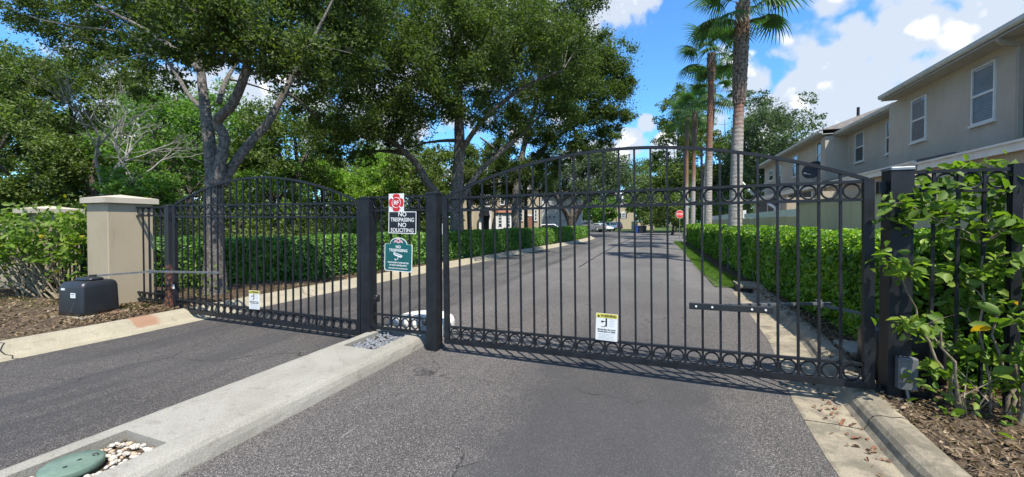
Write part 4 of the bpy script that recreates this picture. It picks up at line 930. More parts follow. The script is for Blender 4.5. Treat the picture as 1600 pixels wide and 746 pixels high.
for px, py, dz, r in [(500, 215, -1.5, 1.1), (540, 170, -1.8, 1.3), (560, 215, -1.2, 1.0), (600, 180, -1.4, 1.2), (590, 130, -1.2, 1.5), (640, 150, -.6, 1.3), (620, 215, -1, .9), (655, 195, -.6, 1.0), (690, 120, 0, 1.3), (670, 60, 0, 1.7), (600, 60, -.8, 1.7), (540, 100, -1, 1.6), (520, 30, -.6, 1.7), (600, -10, 0, 1.9), (700, -20, .3, 2.0), (735, 60, 0, 1.6), (745, 130, .6, 1.2), (770, 90, 0, 1.5), (800, 40, .2, 1.8), (780, 160, .5, 1.1), (820, 120, .4, 1.5), (840, 170, .8, 1.2), (800, 200, 1, .9), (860, 60, .3, 1.7), (880, 120, .6, 1.5), (890, 20, .5, 1.5), (800, -40, 0, 2.0), (900, -20, .6, 1.6), (870, 180, 1.2, 1.1), (760, 195, 1.4, .7), (690, 175, 1.6, .8), (640, 230, 2.2, .7), (565, 245, 0, .7), (520, 245, -.5, .7), (660, -80, 0, 2.2), (780, -100, 0, 2.2), (880, -90, .5, 1.8), (560, -70, 0, 2), (905, 80, .8, 1.0), (730, 10, -1.5, 1.6), (620, 20, -2.2, 1.5), (830, 80, -1.6, 1.4), (700, 40, -2.6, 1.5), (760, 120, -2.2, 1.3), (690, 150, -2.4, 1.2), (610, 190, -2.2, 1.1), (790, 70, -2.4, 1.4), (560, 60, -2.6, 1.5), (660, 100, -2.8, 1.4), (540, 200, -2.4, .9), (850, 30, -2, 1.4), (735, 175, -1.6, .9)]:
    cl.append((*P(px, py, Z2+dz*1.3), r))
tree('oak_tree', 'broad dark oak with side limbs rising from the left hedge near mid picture', b2, limbs, cl, 215000, .112, oakleaf2, bark, .045, hexa=False)
# third oak further along the hedge
Z3 = 25.5
b3 = P(806, 372, Z3); b3 = (b3[0], b3[1], .05)
limbs = [([b3]+PP([(805, 340, 0), (806, 300, 0), (812, 262, 0), (822, 215, .3), (835, 170, .5), (850, 110, .5)], Z3), [.30, .25, .23, .2, .17, .13, .08]),
 (PP([(808, 285, 0), (790, 258, -.3), (775, 235, -.5), (750, 215, -1)], Z3), [.13, .10, .08, .05]), (PP([(812, 265, 0), (840, 240, .3), (870, 215, .8), (910, 190, 1)], Z3), [.15, .13, .1, .06])]
cl = [(*P(px, py, Z3+dz), r) for px, py, dz, r in [(930, 100, 0, 2.0), (950, 150, 0, 1.8), (960, 95, 0, 1.5), (925, 190, 0, 1.6), (965, 180, 0, 1.2), (890, 170, -.5, 1.8), (880, 215, 0, 1.4), (860, 130, -.6, 2.0), (905, 130, .6, 2.0), (840, 210, 0, 1.4), (815, 185, 1, 1.5), (945, 215, .4, 1.1), (910, 225, .2, 1.0), (870, 70, .5, 2.1), (790, 225, .3, 1.1), (770, 245, 1, .9), (850, 240, .4, .8), (935, 70, .6, 1.3), (970, 130, .2, 1.2), (895, 245, .7, .7), (770, 268, -1, 1.1), (800, 262, -2, 1.2), (740, 272, 1, 1.1), (830, 262, .5, 1.1), (755, 292, 3, 1.0), (860, 262, 2, 1.2), (730, 250, 2.5, 1.3), (800, 285, 3.5, .9), (780, 240, 1.5, 1.2)]]
tree('oak_tree', 'third oak with blue sky beyond its right edge above the arch', b3, limbs, cl, 90000, .155, oakleaf2, bark, .06, hexa=False)
# round sunlit oak at the end of the road
Z4 = 46
b4 = P(893, 362, Z4); b4 = (b4[0], b4[1], .0)
limbs = [([b4]+PP([(890, 345, 0), (880, 325, 0), (868, 305, 0), (860, 285, 0)], Z4), [.42, .36, .3, .24, .12]), (PP([(893, 352, 0), (905, 330, 0), (918, 312, .5), (930, 290, 1)], Z4), [.34, .28, .22, .12]), (PP([(892, 350, 0), (897, 320, 1), (905, 285, 1.5)], Z4), [.3, .24, .12])]
cl = ellipsoid_clumps(P(915, 285, Z4), (6.2, 6.0, 3.6), 46, 1.5, -.5, 4)
tree('oak_tree', 'round sunlit oak shading the parked cars at the road end', b4, limbs, cl, 40000, .21, paleleaf, bark_d, .08, bw=.3)
b5 = P(985, 358, 70)
def simple_tree(name, label, px, Z, ztop_y, zbot_y, rw, nl, ls, lm, bm=bark_d, n=26, seed=0, group='trees in the wood on the left', lo=-.6, tr=.16, hollow=.4, crs=.30, zb=0.05, bw=.45, hexa=False, squash=1.0):
    x, y, _ = P(px, 360, Z); zt_ = P(px, ztop_y, Z)[2]; zl = P(px, zbot_y, Z)[2]; c = (x, y, (zt_+zl)/2); rz = (zt_-zl)/2
    cl = ellipsoid_clumps(c, (rw, rw, rz), n, min(rw, rz)*crs*1.25, lo, seed, hollow)
    rs = random.Random(seed); dx, dy = rs.uniform(-.5, .5), rs.uniform(-.5, .5)
    limbs = [([(x, y, zb), (x+dx*.4, y+dy*.4, zl*.6+zb), (x+dx, y+dy, c[2]), (x+dx*.6, y, c[2]+rz*.75)], [tr*1.25, tr, tr*.65, tr*.2])]
    for k in range(4):
        a = k*1.57+rs.uniform(0, 1); limbs.append(([(x+dx*.7, y+dy*.7, zl*.55+c[2]*.45+rs.uniform(-.6, .6)), (x+math.cos(a)*rw*.4, y+math.sin(a)*rw*.4, c[2]), (x+math.cos(a)*rw*.75, y+math.sin(a)*rw*.75, c[2]+rz*.3)], [tr*.5, tr*.35, tr*.12]))
    return tree(name, label, (x, y, zb), limbs, cl, nl, ls, lm, bm, .03, group, .5, hexa, .8, True, 2, bw)
simple_tree('broadleaf_tree', 'tall dark tree at the left picture edge behind the garden wall', -20, 21, 60, 300, 3.4, 26000, .16, woodleaf, seed=1)
simple_tree('broadleaf_tree', 'dark leafy tree behind the bare grey dead tree', 95, 25, 85, 300, 3.8, 26000, .18, woodleaf, seed=2)
simple_tree('broadleaf_tree', 'tall thin crowned tree between the dead tree and the forked oak', 235, 26, 70, 250, 2.6, 9000, .17, woodleaf, seed=3, hollow=.2)
simple_tree('broadleaf_tree', 'bright green tree lit by sun just left of the forked oak trunk', 262, 19, 150, 318, 2.3, 12000, .14, brightleaf, seed=4)
simple_tree('broadleaf_tree', 'green tree seen through the fork of the oak', 375, 24, 150, 320, 2.6, 12000, .17, brightleaf, seed=5)
simple_tree('broadleaf_tree', 'dark tree right of the oak fork above the left gate arch', 452, 24, 165, 320, 2.7, 13000, .17, woodleaf, seed=6)
simple_tree('broadleaf_tree', 'shaded tree behind the pillars at the wood edge', 165, 18, 215, 335, 2.3, 14000, .13, woodleaf, seed=7, lo=-1)
simple_tree('broadleaf_tree', 'low dark tree behind the shorter pillar', 40, 17, 190, 343, 2.6, 19000, .13, woodleaf, seed=8, lo=-1)
simple_tree('broadleaf_tree', 'olive green tree filling the gap behind the left gate bars', 300, 27, 205, 345, 3.4, 12000, .18, woodleaf, seed=9, lo=-1)
simple_tree('broadleaf_tree', 'dark backing tree behind the lime coloured shrubs', 560, 36, 190, 340, 4.2, 14000, .22, woodleaf, seed=10, lo=-1)
simple_tree('broadleaf_tree', 'dark tree between the two roadside oaks above the signs', 650, 28, 230, 345, 3.3, 11000, .2, woodleaf, seed=11, lo=-1)
simple_tree('broadleaf_tree', 'lime green bushy tree glowing behind the left gate arch', 590, 29, 236, 335, 2.3, 12000, .17, limeleaf, seed=12, lo=-1)
simple_tree('broadleaf_tree', 'yellow green bushy tree left of the lime one behind the hedge', 505, 28, 250, 338, 2.3, 11000, .17, limeleaf, seed=13, lo=-1)
simple_tree('broadleaf_tree', 'green understory tree behind the hedge next to the oak trunk', 430, 23, 255, 345, 1.8, 8000, .13, brightleaf, seed=14, lo=-1)
simple_tree('broadleaf_tree', 'young green tree behind the left gate post', 215, 14.5, 265, 345, 1.3, 6500, .11, brightleaf, seed=15, lo=-1)
simple_tree('broadleaf_tree', 'dark low branched tree before the yellow house', 735, 30, 235, 322, 2.4, 9000, .17, woodleaf, seed=41, lo=-.9, group='trees before the houses')
simple_tree('broadleaf_tree', 'dark tree before the white house behind the lamp post', 822, 31, 240, 326, 2.2, 8000, .18, woodleaf, seed=42, lo=-.9, group='trees before the houses')
# bare dead tree
x, y, _ = P(165, 360, 14.5); t = thing('dead_tree', 'bare grey dead tree with tangled branches in the left wood', 'tree', (x, y, .05)); q = MB(); rs = random.Random(3)
def grow(p, d, L, r, lv):
    e = p+d*L; m_ = p+d*L*.5+Vector((rs.uniform(-1, 1), rs.uniform(-1, 1), rs.uniform(-1, 1)))*L*.08
    q.tube([p, m_, e], [r, r*.8, r*.6], 5 if lv > 1 else 8, False)
    if lv >= 5: return
    for k in range(3 if lv < 4 else 2):
        nd = (d+Vector((rs.uniform(-1, 1), rs.uniform(-1, 1), rs.uniform(-.55, .6)))*.85).normalized(); s0 = p.lerp(e, rs.uniform(.45, 1))
        grow(s0, nd, L*rs.uniform(.55, .85), r*.5, lv+1)
grow(Vector((0, 0, 0)), Vector((-.05, 0, 1)), 3.0, .13, 0); q.build('trunk', bark_w, t)
for k, (px, Z, zt_, r) in enumerate([(188, 22, 120, .07), (60, 19, 230, .05), (150, 23, 200, .08)]):
    x, y, _ = P(px, 360, Z); t = thing('bare_trunk', ['thin straight bare trunk beside the dead tree', 'thin pale stem behind the shorter pillar', 'slim dark trunk in the wood behind the dead tree'][k], 'tree', (x, y, 0), 0, 'thin trunks in the wood')
    q = MB(); h = P(px, zt_, Z)[2]; q.tube([(0, 0, 0), (.1, 0, h*.4), (.05, .1, h)], [r, r*.8, r*.4], 7); q.build('trunk', bark_d if k != 1 else bark_w, t)
# far-off wood that reads as one mass
Cw = []
for px, Z, yt, yb, rw in [(-250, 40, 120, 345, 9), (-120, 38, 140, 345, 7), (0, 38, 150, 345, 6.5), (100, 40, 165, 345, 7), (200, 40, 180, 345, 7), (300, 42, 190, 345, 7), (400, 44, 205, 345, 7), (490, 46, 215, 345, 7), (580, 50, 225, 345, 7), (660, 54, 240, 345, 6)]:
    x, y, _ = P(px, 360, Z); zt_ = P(px, yt, Z)[2]
    for c in ellipsoid_clumps((x, y, zt_/2), (rw*.62, rw*.62, zt_/2), 40, 1.5, -1, int(px+999), .5): Cw.append(c)
for _ in range(170): x, y, _z = P(random.uniform(-350, 700), 360, random.uniform(30, 42)); Cw.append((x, y, random.uniform(.3, 3.2), 1.3))
Cw = np.array(Cw); idx = rng.integers(0, len(Cw), 62000); Cc = Cw[idx, :3]+rng.normal(size=(62000, 3))*Cw[idx, 3:4]*.55; Cc = Cc[Cc[:, 2] > .1]
o = stuff(link('woodland', leaves('woodland', Cc, .42, woodleaf, .6, .1, .3, None, .4, False))); tag(o, 'dense dark wood far behind the left hedge', 'woodland')
# undergrowth below the wood
Cu = []
for _ in range(150):
    px = random.uniform(-120, 690); Z = random.uniform(13, 24) if px < 330 else random.uniform(17, 30); x, y, _z = P(px, 360, Z); Cu.append((x, y, random.uniform(.2, 1.3), random.uniform(.5, .95)))
for _ in range(70): x, y, _z = P(random.uniform(-220, 190), 360, random.uniform(12.5, 18)); Cu.append((x, y, random.uniform(.3, 1.7), random.uniform(.5, .9)))
Cu = np.array(Cu); idx = rng.integers(0, len(Cu), 40000); Cc = Cu[idx, :3]+rng.normal(size=(40000, 3))*Cu[idx, 3:4]*.6; Cc = Cc[Cc[:, 2] > .08]
o = stuff(link('undergrowth', leaves('undergrowth', Cc, .15, woodleaf, .55, .1, .3, None, .5, False))); tag(o, 'dark undergrowth below the trees on the left', 'undergrowth')
# right hand background trees
G2 = 'trees beyond the right hedge'
simple_tree('broadleaf_tree', 'tall airy grey green tree above the far townhouse eave', 1207, 52, 140, 305, 5.2, 22000, .30, paleleaf, n=46, seed=21, group=G2, hollow=.25, crs=.25)
simple_tree('broadleaf_tree', 'dark tree between the tall palm trunk and the airy tree', 1165, 58, 235, 345, 4.5, 9000, .36, paleleaf, n=26, seed=22, group=G2)
simple_tree('broadleaf_tree', 'mid green tree seen between the palm trunks', 1128, 62, 165, 345, 4.2, 14000, .38, woodleaf, n=30, seed=23, group=G2)
simple_tree('broadleaf_tree', 'tall dark evergreen left of the far palms', 1056, 62, 118, 348, 3.9, 22000, .34, woodleaf, n=60, seed=24, group=G2, lo=-1)
simple_tree('broadleaf_tree', 'rounded dark tree behind the wheeled bins', 1020, 60, 268, 356, 4.0, 10000, .34, woodleaf, n=26, seed=25, group=G2, lo=-1)
simple_tree('broadleaf_tree', 'small dark tree beside the stop sign', 1050, 50, 300, 360, 2.4, 7000, .26, woodleaf, n=20, seed=26, group=G2, lo=-1)
simple_tree('broadleaf_tree', 'green tree behind the parked pickup truck', 938, 88, 300, 352, 4.2, 7000, .45, brightleaf, n=22, seed=27, group=G2, lo=-1)
simple_tree('broadleaf_tree', 'tree rising behind the far house on the right of its roof', 1000, 105, 245, 340, 6.0, 9000, .5, woodleaf, n=26, seed=28, group=G2, lo=-1)
simple_tree('broadleaf_tree', 'yellowing tree beside the far house behind the gate rings', 995, 82, 298, 335, 2.6, 4500, .38, limeleaf, n=16, seed=29, group=G2, lo=-1)
simple_tree('broadleaf_tree', 'green tree behind the stop sign and palm trunks', 1085, 66, 262, 352, 4.4, 9000, .38, brightleaf, n=26, seed=30, group=G2, lo=-1)
simple_tree('broadleaf_tree', 'distant tree behind the white railing', 1150, 75, 270, 350, 6, 8000, .45, woodleaf, n=26, seed=31, group=G2, lo=-1)
for k, (px, zt_, lab) in enumerate([(895, 285, 'dark tree far behind the sunlit oak at the road end'), (928, 298, 'dark tree far behind the pickup truck'), (1030, 282, 'tall dark tree far behind the wheeled bins'), (1092, 290, 'dark tree far behind the stop sign'), (1125, 285, 'dark tree far behind the nearest palm')]):
    simple_tree('broadleaf_tree', lab, px, 118, zt_, 357, 7.5, 7000, .6, woodleaf, n=26, seed=50+k, group='trees closing the far end of the road', lo=-1)
simple_tree('broadleaf_tree', 'dark green tree closing the view behind the sunlit oak', 860, 75, 270, 352, 7, 9000, .45, woodleaf, n=26, seed=32, group=G2, lo=-1)

# ------------------------------------------------------------------ palms
def frond_mesh(seed, L=1.0):
    r_ = random.Random(seed); vs = []; fs = []
    def add(v, f): o = len(vs); vs.extend(v); fs.extend(tuple(i+o for i in q_) for q_ in f)
    pl = .95*L                                  # petiole along +x, curving down
    pts = [Vector((pl*t_, 0, .10*L*math.sin(t_*2.2)-.10*L*t_*t_)) for t_ in np.linspace(0, 1, 5)]
    for a, b in zip(pts[:-1], pts[1:]):
        w = .018*L; add([a+Vector((0, -w, 0)), a+Vector((0, w, 0)), b+Vector((0, w, 0)), b+Vector((0, -w, 0))], [(0, 1, 2, 3)])
    hub = pts[-1]; n = 27
    for i in range(n):
        a = (i/(n-1)-.5)*R(250); ln = L*(1.0-.28*abs(a)/R(125))*r_.uniform(.9, 1.08); dirv = Vector((math.cos(a), math.sin(a), .1*math.cos(a)-.05))
        side = Vector((-math.sin(a), math.cos(a), 0)); p0 = hub; prev = None
        for k in range(6):
            t_ = k/5; p = hub+dirv*ln*t_+Vector((0, 0, -.62*ln*max(0, t_-.35)**1.7*1.6 - .1*ln*abs(a)*t_*t_*.4)); w = ln*.052*(min(1, t_*2.5)+.12)*(1.02-t_**1.6)
            cur = (p-side*w+Vector((0, 0, .25*w)), p, p+side*w+Vector((0, 0, .25*w)))
            if prev: add([*prev, *cur], [(0, 1, 4, 3), (1, 2, 5, 4)])
            prev = cur
    q_ = MB(); q_.add(vs, fs); return q_.mesh('frond', palmleaf)
FR = [frond_mesh(i) for i in range(3)]
def palm(label, px, pyb, pxt, pyt, x, r0, nfr, L, bootz, seed):
    y = None
    d0 = pix_dir(px, 348); y = d0.y/d0.x*x; Z = (x*-math.sin(YAW)+y*math.cos(YAW))
    d1 = pix_dir(pxt, pyt); tz = HC+d1.z*Z; tx = d1.x*Z-x; ty = d1.y*Z-y
    rs = random.Random(seed); t = thing('palm_tree', label, 'palm tree', (x, y, 0), 0, 'fan palms along the right hedge'); H_ = tz
    q = MB(); pts = []; rad = []
    for i in range(25):
        u = i/24; pts.append((tx*u**1.4, ty*u, H_*u)); rr_ = r0*(1.15-.45*min(1, u*1.3)) if u < .7 else r0*(.72+.1*math.sin((u-.7)*10)); rr_ += r0*.5*max(0, .06-u)/.06; rad.append(rr_)
    q.tube(pts, rad, 14, jitter=.03); q.build('trunk', palmbark_m, t, True)
    q = MB(); n = 0                               # old frond bases in a criss-cross
    z = H_*bootz; k = 0
    while z < H_*1.0:
        u = z/H_; b_ = Vector((tx*u**1.4, ty*u, z)); rr_ = r0*(.80+.16*math.sin((u-bootz)/(1-bootz)*PI))
        for j in range(7):
            a = j*2*PI/7+k*.45+rs.uniform(-.1, .1); dv = Vector((math.cos(a), math.sin(a), 0)); sv = Vector((-dv.y, dv.x, 0)); l_ = r0*rs.uniform(.9, 1.3); w = r0*.30
            o0 = b_+dv*rr_*.8; o1 = b_+dv*(rr_*1.12+rs.uniform(0, .03))+Vector((0, 0, l_)); up = Vector((0, 0, .0))
            q.add([o0-sv*w, o0+sv*w, o1+sv*w*.5, o1-sv*w*.5, o0-sv*w+dv*.05, o0+sv*w+dv*.05, o1+sv*w*.5+dv*.02, o1-sv*w*.5+dv*.02], [(0, 1, 2, 3), (7, 6, 5, 4), (0, 4, 5, 1), (1, 5, 6, 2), (2, 6, 7, 3), (3, 7, 4, 0)])
        z += r0*.62; k += 1
    q.build('frond_bases', boot_m, t)
    top = Vector((tx, ty, H_))
    for i in range(nfr):
        a = i*2.39996+rs.uniform(-.2, .2); u = i/nfr; el = R(78-118*u)+rs.uniform(-.12, .12)
        o = link('frond', rs.choice(FR), t, top+Vector((math.cos(a)*.08, math.sin(a)*.08, .25-.5*u))); s_ = L*rs.uniform(.85, 1.1); o.scale = (s_, s_, s_)
        o.rotation_euler = (rs.uniform(-.25, .25), -el, a)
    return t
palm('tallest nearest fan palm with shaggy brown upper trunk', 1148, 350, 1161, 8, 2.62, .215, 22, 1.0, .62, 1)
palm('second fan palm with slim grey trunk left of the tallest', 1106, 350, 1112, 84, 2.55, .19, 20, 1.05, .86, 2)
palm('third fan palm just behind the slim grey trunk', 1099, 350, 1114, 142, 2.75, .18, 19, 1.05, .75, 3)
palm('fourth fan palm with reddish trunk near the stop sign', 1082, 350, 1086, 172, 2.7, .19, 20, 1.15, .7, 4)
palm('farthest fan palm with low drooping crown beside the evergreen', 1072, 350, 1074, 182, 2.6, .20, 20, 1.3, .8, 5)

# ------------------------------------------------------------------ shrubs in front
def leaf_big(seed, L=1.0, w=.58):
    r_ = random.Random(seed); xs = [0, .12, .3, .5, .7, .88, 1.0]; ws = [.02, .30, .47, .50, .40, .2, .01]; vs = []; fs = []
    for i, (x_, w_) in enumerate(zip(xs, ws)):
        z = -(.22+.10*(seed % 4))*x_*x_+.06*math.sin(x_*5+seed); e = w_*w*r_.uniform(.92, 1.05)
        vs += [(x_*L, -e*L, (z+.22*w_+.025*math.sin(x_*17))*L), (x_*L, 0, z*L), (x_*L, e*L, (z+.20*w_+.025*math.cos(x_*15))*L)]
    for i in range(len(xs)-1):
        for k in range(2): fs.append((i*3+k, i*3+k+1, i*3+k+4, i*3+k+3))
    return vs, fs
BL = []
for s_ in range(5): q = MB(); q.add(*leaf_big(s_)); BL.append(q.mesh('leaf', shrubleaf, True))
q = MB(); q.add(*leaf_big(9, 1, .7)); BY = q.mesh('leaf', yellowleaf, True)
def shrub_right():
    base = Vector((2.42, 4.0, .1)); t = thing('leafy_shrub', 'tall broad leaved shrub with bare stems in front of the right railing', 'shrub', base); rs = random.Random(17); q = MB(); tips = []
    tgt = [(1382, 318, 3.15), (1400, 345, 3.2), (1392, 400, 3.1), (1440, 300, 3.2), (1450, 330, 3.3), (1470, 285, 3.25), (1500, 262, 3.3), (1530, 290, 3.3), (1515, 330, 3.2), (1550, 300, 3.2), (1575, 280, 3.1), (1600, 305, 3.1), (1590, 345, 3.0), (1560, 360, 3.2), (1530, 375, 3.3), (1490, 370, 3.35), (1455, 370, 3.3), (1470, 420, 3.3), (1510, 430, 3.2), (1560, 420, 3.0), (1600, 410, 2.9), (1425, 425, 3.1), (1412, 505, 3.05), (1440, 510, 3.1), (1510, 545, 3.1), (1590, 500, 2.8), (1600, 560, 2.8), (1575, 600, 2.9), (1625, 350, 2.9), (1640, 450, 2.8), (1630, 550, 2.7), (1545, 470, 3.1), (1480, 470, 3.3), (1450, 575, 3.15), (1560, 330, 3.4), (1620, 280, 3.2), (1500, 300, 3.5), (1540, 255, 3.4), (1495, 320, 3.1), (1580, 390, 3.3), (1445, 285, 3.4)]
    roots = [Vector((rs.uniform(-.22, .35), rs.uniform(-.12, .12), 0)) for _ in range(15)]
    nodes = []
    for r_ in roots[:14]:                        # main stems: crooked, forking about waist height
        top = Vector((r_.x*2.0+rs.uniform(-.12, .12), r_.y*1.6+rs.uniform(-.1, .1), rs.uniform(.55, 1.35))); pts = [r_]; m = 6
        for k in range(1, m): u = k/m; pts.append(r_.lerp(top, u)+Vector((rs.uniform(-.045, .045), rs.uniform(-.03, .03), rs.uniform(-.02, .02))))
        pts.append(top); q.tube(pts, list(np.linspace(rs.uniform(.010, .017), .006, len(pts))), 7, False, jitter=.12); nodes += [(p, .009+.008*(1-k/m)) for k, p in enumerate(pts) if k >= 2]
    for i, (px, py, Z) in enumerate(tgt):
        e = Vector(P(px, py, Z))-base
        p0, r0_ = min(nodes, key=lambda q_: (q_[0]-e).length+max(0, q_[0].z-e.z+.05)*3); L = (e-p0).length; m = 5; pts = [p0]
        for k in range(1, m): u = k/m; pts.append(p0.lerp(e, u)+Vector((rs.uniform(-1, 1), rs.uniform(-1, 1), rs.uniform(-.6, 1)))*L*.055+Vector((0, 0, math.sin(u*PI)*L*.07)))
        pts.append(e); q.tube(pts, list(np.linspace(min(r0_*.6, .0075), .002, len(pts))), 6, False, jitter=.1)
        if L > .3: nodes += [(pts[2], .006), (pts[3], .005)]
        tips.append((e, (e-pts[-2]).normalized(), pts[2]))
        if i % 2 == 0:
            b_ = pts[2]; c_ = b_+Vector((rs.uniform(-.15, .15), rs.uniform(-.15, .1), rs.uniform(.02, .18))); q.tube([b_, b_.lerp(c_, .5)+Vector((rs.uniform(-.03, .03), 0, .01)), c_], [.0035, .003, .0012], 5, False)
    q.build('stems', stem_m, t, True)
    n = 0
    for e, d, k2 in tips:
        for j in range(7):
            if n >= 285: break
            u = rs.uniform(0, .55)**1.3; p = e.lerp(k2, u); a = j*2.4+rs.uniform(-.4, .4); el = rs.uniform(-.5, .5)
            o = link('leaf', rs.choice(BL), t, p+Vector((rs.uniform(-.02, .02), rs.uniform(-.02, .02), rs.uniform(-.02, .02)))); s_ = rs.uniform(.06, .13); o.scale = (s_, s_, s_); o.rotation_euler = (rs.uniform(-.5, .5), -el, a); n += 1
    Cs = []; 
    for e, d, k2 in tips:
        for _ in range(26): Cs.append(e.lerp(k2, rs.uniform(0, .9))+Vector((rs.gauss(0, .07), rs.gauss(0, .07), rs.gauss(0, .06))))
    stuff(link('small_leaves', leaves('small_leaves', np.array([tuple(c) for c in Cs]), .075, shrubleaf, .6, .12, .3, None, .7), t))
    for px, py, Z, s_ in ((1548, 512, 2.9, .12), (1582, 470, 3.0, .05), (1428, 512, 3.0, .045)):
        o = link('leaf', BY, t, Vector(P(px, py, Z))-base); o.scale = (s_, s_, s_); o.rotation_euler = (.5, .3, -.3+px); o['label'] = 'bright yellow dying leaf'
    return t
shrub_right()
def shrub_left():
    bx_, by_, _ = P(85, 470, 7.6); base = Vector((bx_, by_, .1)); t = thing('leafy_shrub', 'bushy roadside shrub with bare tangled stems before the left pillars', 'shrub', base); rs = random.Random(29); q = MB(); Cs = []
    for i in range(46):
        px = rs.uniform(-50, 128); py = rs.uniform(340, 405) if rs.random() < .9 else rs.uniform(400, 455); e = Vector(P(px, py, rs.uniform(7.1, 8.0)))-base; r_ = Vector((rs.uniform(-.9, .35), rs.uniform(-.25, .2), 0)); k = r_.lerp(e, .5)+Vector((rs.uniform(-.1, .1), rs.uniform(-.1, .1), .1))
        q.tube([r_, r_.lerp(k, .5)+Vector((rs.uniform(-.05, .05), 0, 0)), k, k.lerp(e, .5)+Vector((rs.uniform(-.06, .06), 0, 0)), e], [.016, .013, .010, .007, .003], 5, False); Cs.append((*e, .20))
    for px, py in ((150, 372), (190, 350), (145, 345), (130, 400)):
        e = Vector(P(px-25, py, 7.3))-base; q.tube([Vector((.2, 0, .3)), Vector((.25, 0, .8)), e], [.012, .008, .003], 5, False); Cs.append((*e, .10))
    q.build('stems', stem_m, t, True)
    Cs = np.array(Cs); n = 2600; idx = rng.integers(0, len(Cs), n); C = Cs[idx, :3]+rng.normal(size=(n, 3))*Cs[idx, 3:4]*.75
    link('foliage', leaves('foliage', C, .095, shrubleaf, .58, .12, .3, None, .6), t)
    idx = rng.integers(0, len(Cs), 60); C = Cs[idx, :3]+rng.normal(size=(60, 3))*.2; link('yellow_leaves', leaves('yellow_leaves', C, .09, leafmat('yellowing leaf', [(.4, .34, .03), (.5, .42, .04)], .4), .55, .12, .2), t)
    return t
shrub_left()
# sprouts at the foot of the post and by the pillar
for k, (x, y, n, lab) in enumerate([(-9.6, 5.3, 90, 'young bright shoots behind the short railing'), (-8.75, 5.35, 120, 'young bright shoots behind the rusty gate post'), (2.2, 3.95, 60, 'green shoots at the foot of the tall right post')]):
    t = thing('young_plant', lab, 'plant', (x, y, .1)); C = rng.normal(size=(n, 3))*np.array([.16, .14, .14])+np.array([0, 0, .28 if k < 2 else .2]); link('foliage', leaves('foliage', C, .09 if k < 2 else .07, shrubleaf, .55, .12, .3, None, .6), t)
    q = MB()
    for j in range(6): q.tube([(0, 0, 0), (random.uniform(-.1, .1), random.uniform(-.1, .1), .2), (random.uniform(-.2, .2), random.uniform(-.2, .2), .4)], [.006, .005, .002], 5, False)
    q.build('stems', stem_m, t)

# ------------------------------------------------------------------ litter, pine straw, grass
def scatter_rect(n, x0, x1, y0, y1, z): return np.column_stack([rng.uniform(x0, x1, n), rng.uniform(y0, y1, n), np.full(n, z)+np.abs(rng.normal(0, .012, n))])
C = np.concatenate([scatter_rect(2600, -13, -7.55, 1.2, 4.3, .15), scatter_rect(1200, -8.9, -7.6, 3.0, 4.6, .15), scatter_rect(2600, 1.74, 3.9, 2.2, 5.4, .13), scatter_rect(1500, 1.95, 2.5, 5.0, 10, .13), scatter_rect(900, -8.6, -7.5, 5, 14, .14)])
o = stuff(link('leaf_litter', leaves('leaf_litter', C, .042, litter_m, .5, .15, .35, None, 1.4))); tag(o, 'dry brown fallen leaves over the planting beds', 'leaf litter')
n = 9000; C = np.concatenate([scatter_rect(5200, -13, -7.56, .8, 4.2, .15), scatter_rect(2600, 1.74, 3.9, 2.0, 5.0, .13), scatter_rect(1200, -8.9, -7.55, 4.2, 9, .14)]); n = len(C)
a = rng.uniform(0, 2*PI, n); d = np.column_stack([np.cos(a), np.sin(a), rng.normal(0, .12, n)]); sd = np.column_stack([-np.sin(a), np.cos(a), np.zeros(n)]); Ls = rng.uniform(.05, .14, n)[:, None]
V = np.stack([C-d*Ls/2-sd*.002, C-d*Ls/2+sd*.002, C+d*Ls/2+sd*.002, C+d*Ls/2-sd*.002], 1).reshape(-1, 3); Fc = np.arange(n)[:, None]*4+np.array([[0, 1, 2, 3]])
o = stuff(link('pine_straw', npmesh('pine_straw', V, Fc, litter_m))); tag(o, 'brown pine straw and twigs over the planting beds', 'pine straw')
C = np.column_stack([rng.normal(1.38, .07, 70), rng.uniform(2.8, 4.6, 70), np.full(70, .022)]); o = stuff(link('gutter_leaves', leaves('gutter_leaves', C, .035, leafmat('rusty fallen leaf', [(.13, .055, .03), (.20, .09, .05), (.2, .14, .08)], .05, .7, .2), .5, .2, .4, None, 1.5))); tag(o, 'rust coloured dead leaves lying in the right gutter', 'dead leaves')
def grass(name, label, C, h):
    n = len(C); a = rng.uniform(0, 2*PI, n); w = np.column_stack([np.cos(a), np.sin(a), np.zeros(n)])*.0045*(h/.07); tip = np.column_stack([rng.normal(0, .35, n), rng.normal(0, .35, n), np.ones(n)])*(h*rng.uniform(.5, 1.3, n))[:, None]
    V = np.stack([C-w, C+w, C+tip], 1).reshape(-1, 3); Fc = np.arange(n)[:, None]*3+np.array([[0, 1, 2]]); o = stuff(link(name, npmesh(name, V, Fc, grass_m))); tag(o, label, 'grass'); return o
y_ = 10.6+24*rng.uniform(size=26000)**1.7; xl = np.interp(y_, [p[1] for p in RE[:6]], [p[0] for p in RE[:6]])
grass('verge_grass', 'bright green grass strip between the road and the right hedge', np.column_stack([xl-.02+rng.uniform(size=26000)**1.0*.62, y_, np.full(26000, .035)]), .075)
C = np.concatenate([np.column_stack([rng.normal(-8.6, .25, 2600), rng.normal(4.1, .28, 2600), np.full(2600, .13)]), np.column_stack([rng.uniform(-13, -9.4, 1800), rng.normal(3.6, .35, 1800), np.full(1800, .13)]), np.column_stack([np.interp(rng.uniform(9, 22, 2500), [9, 22], [-8.9, -7.9])+rng.normal(0, .2, 2500), rng.uniform(9, 22, 2500), np.full(2500, .14)])]); C = C[C[:, 0] < -7.58]
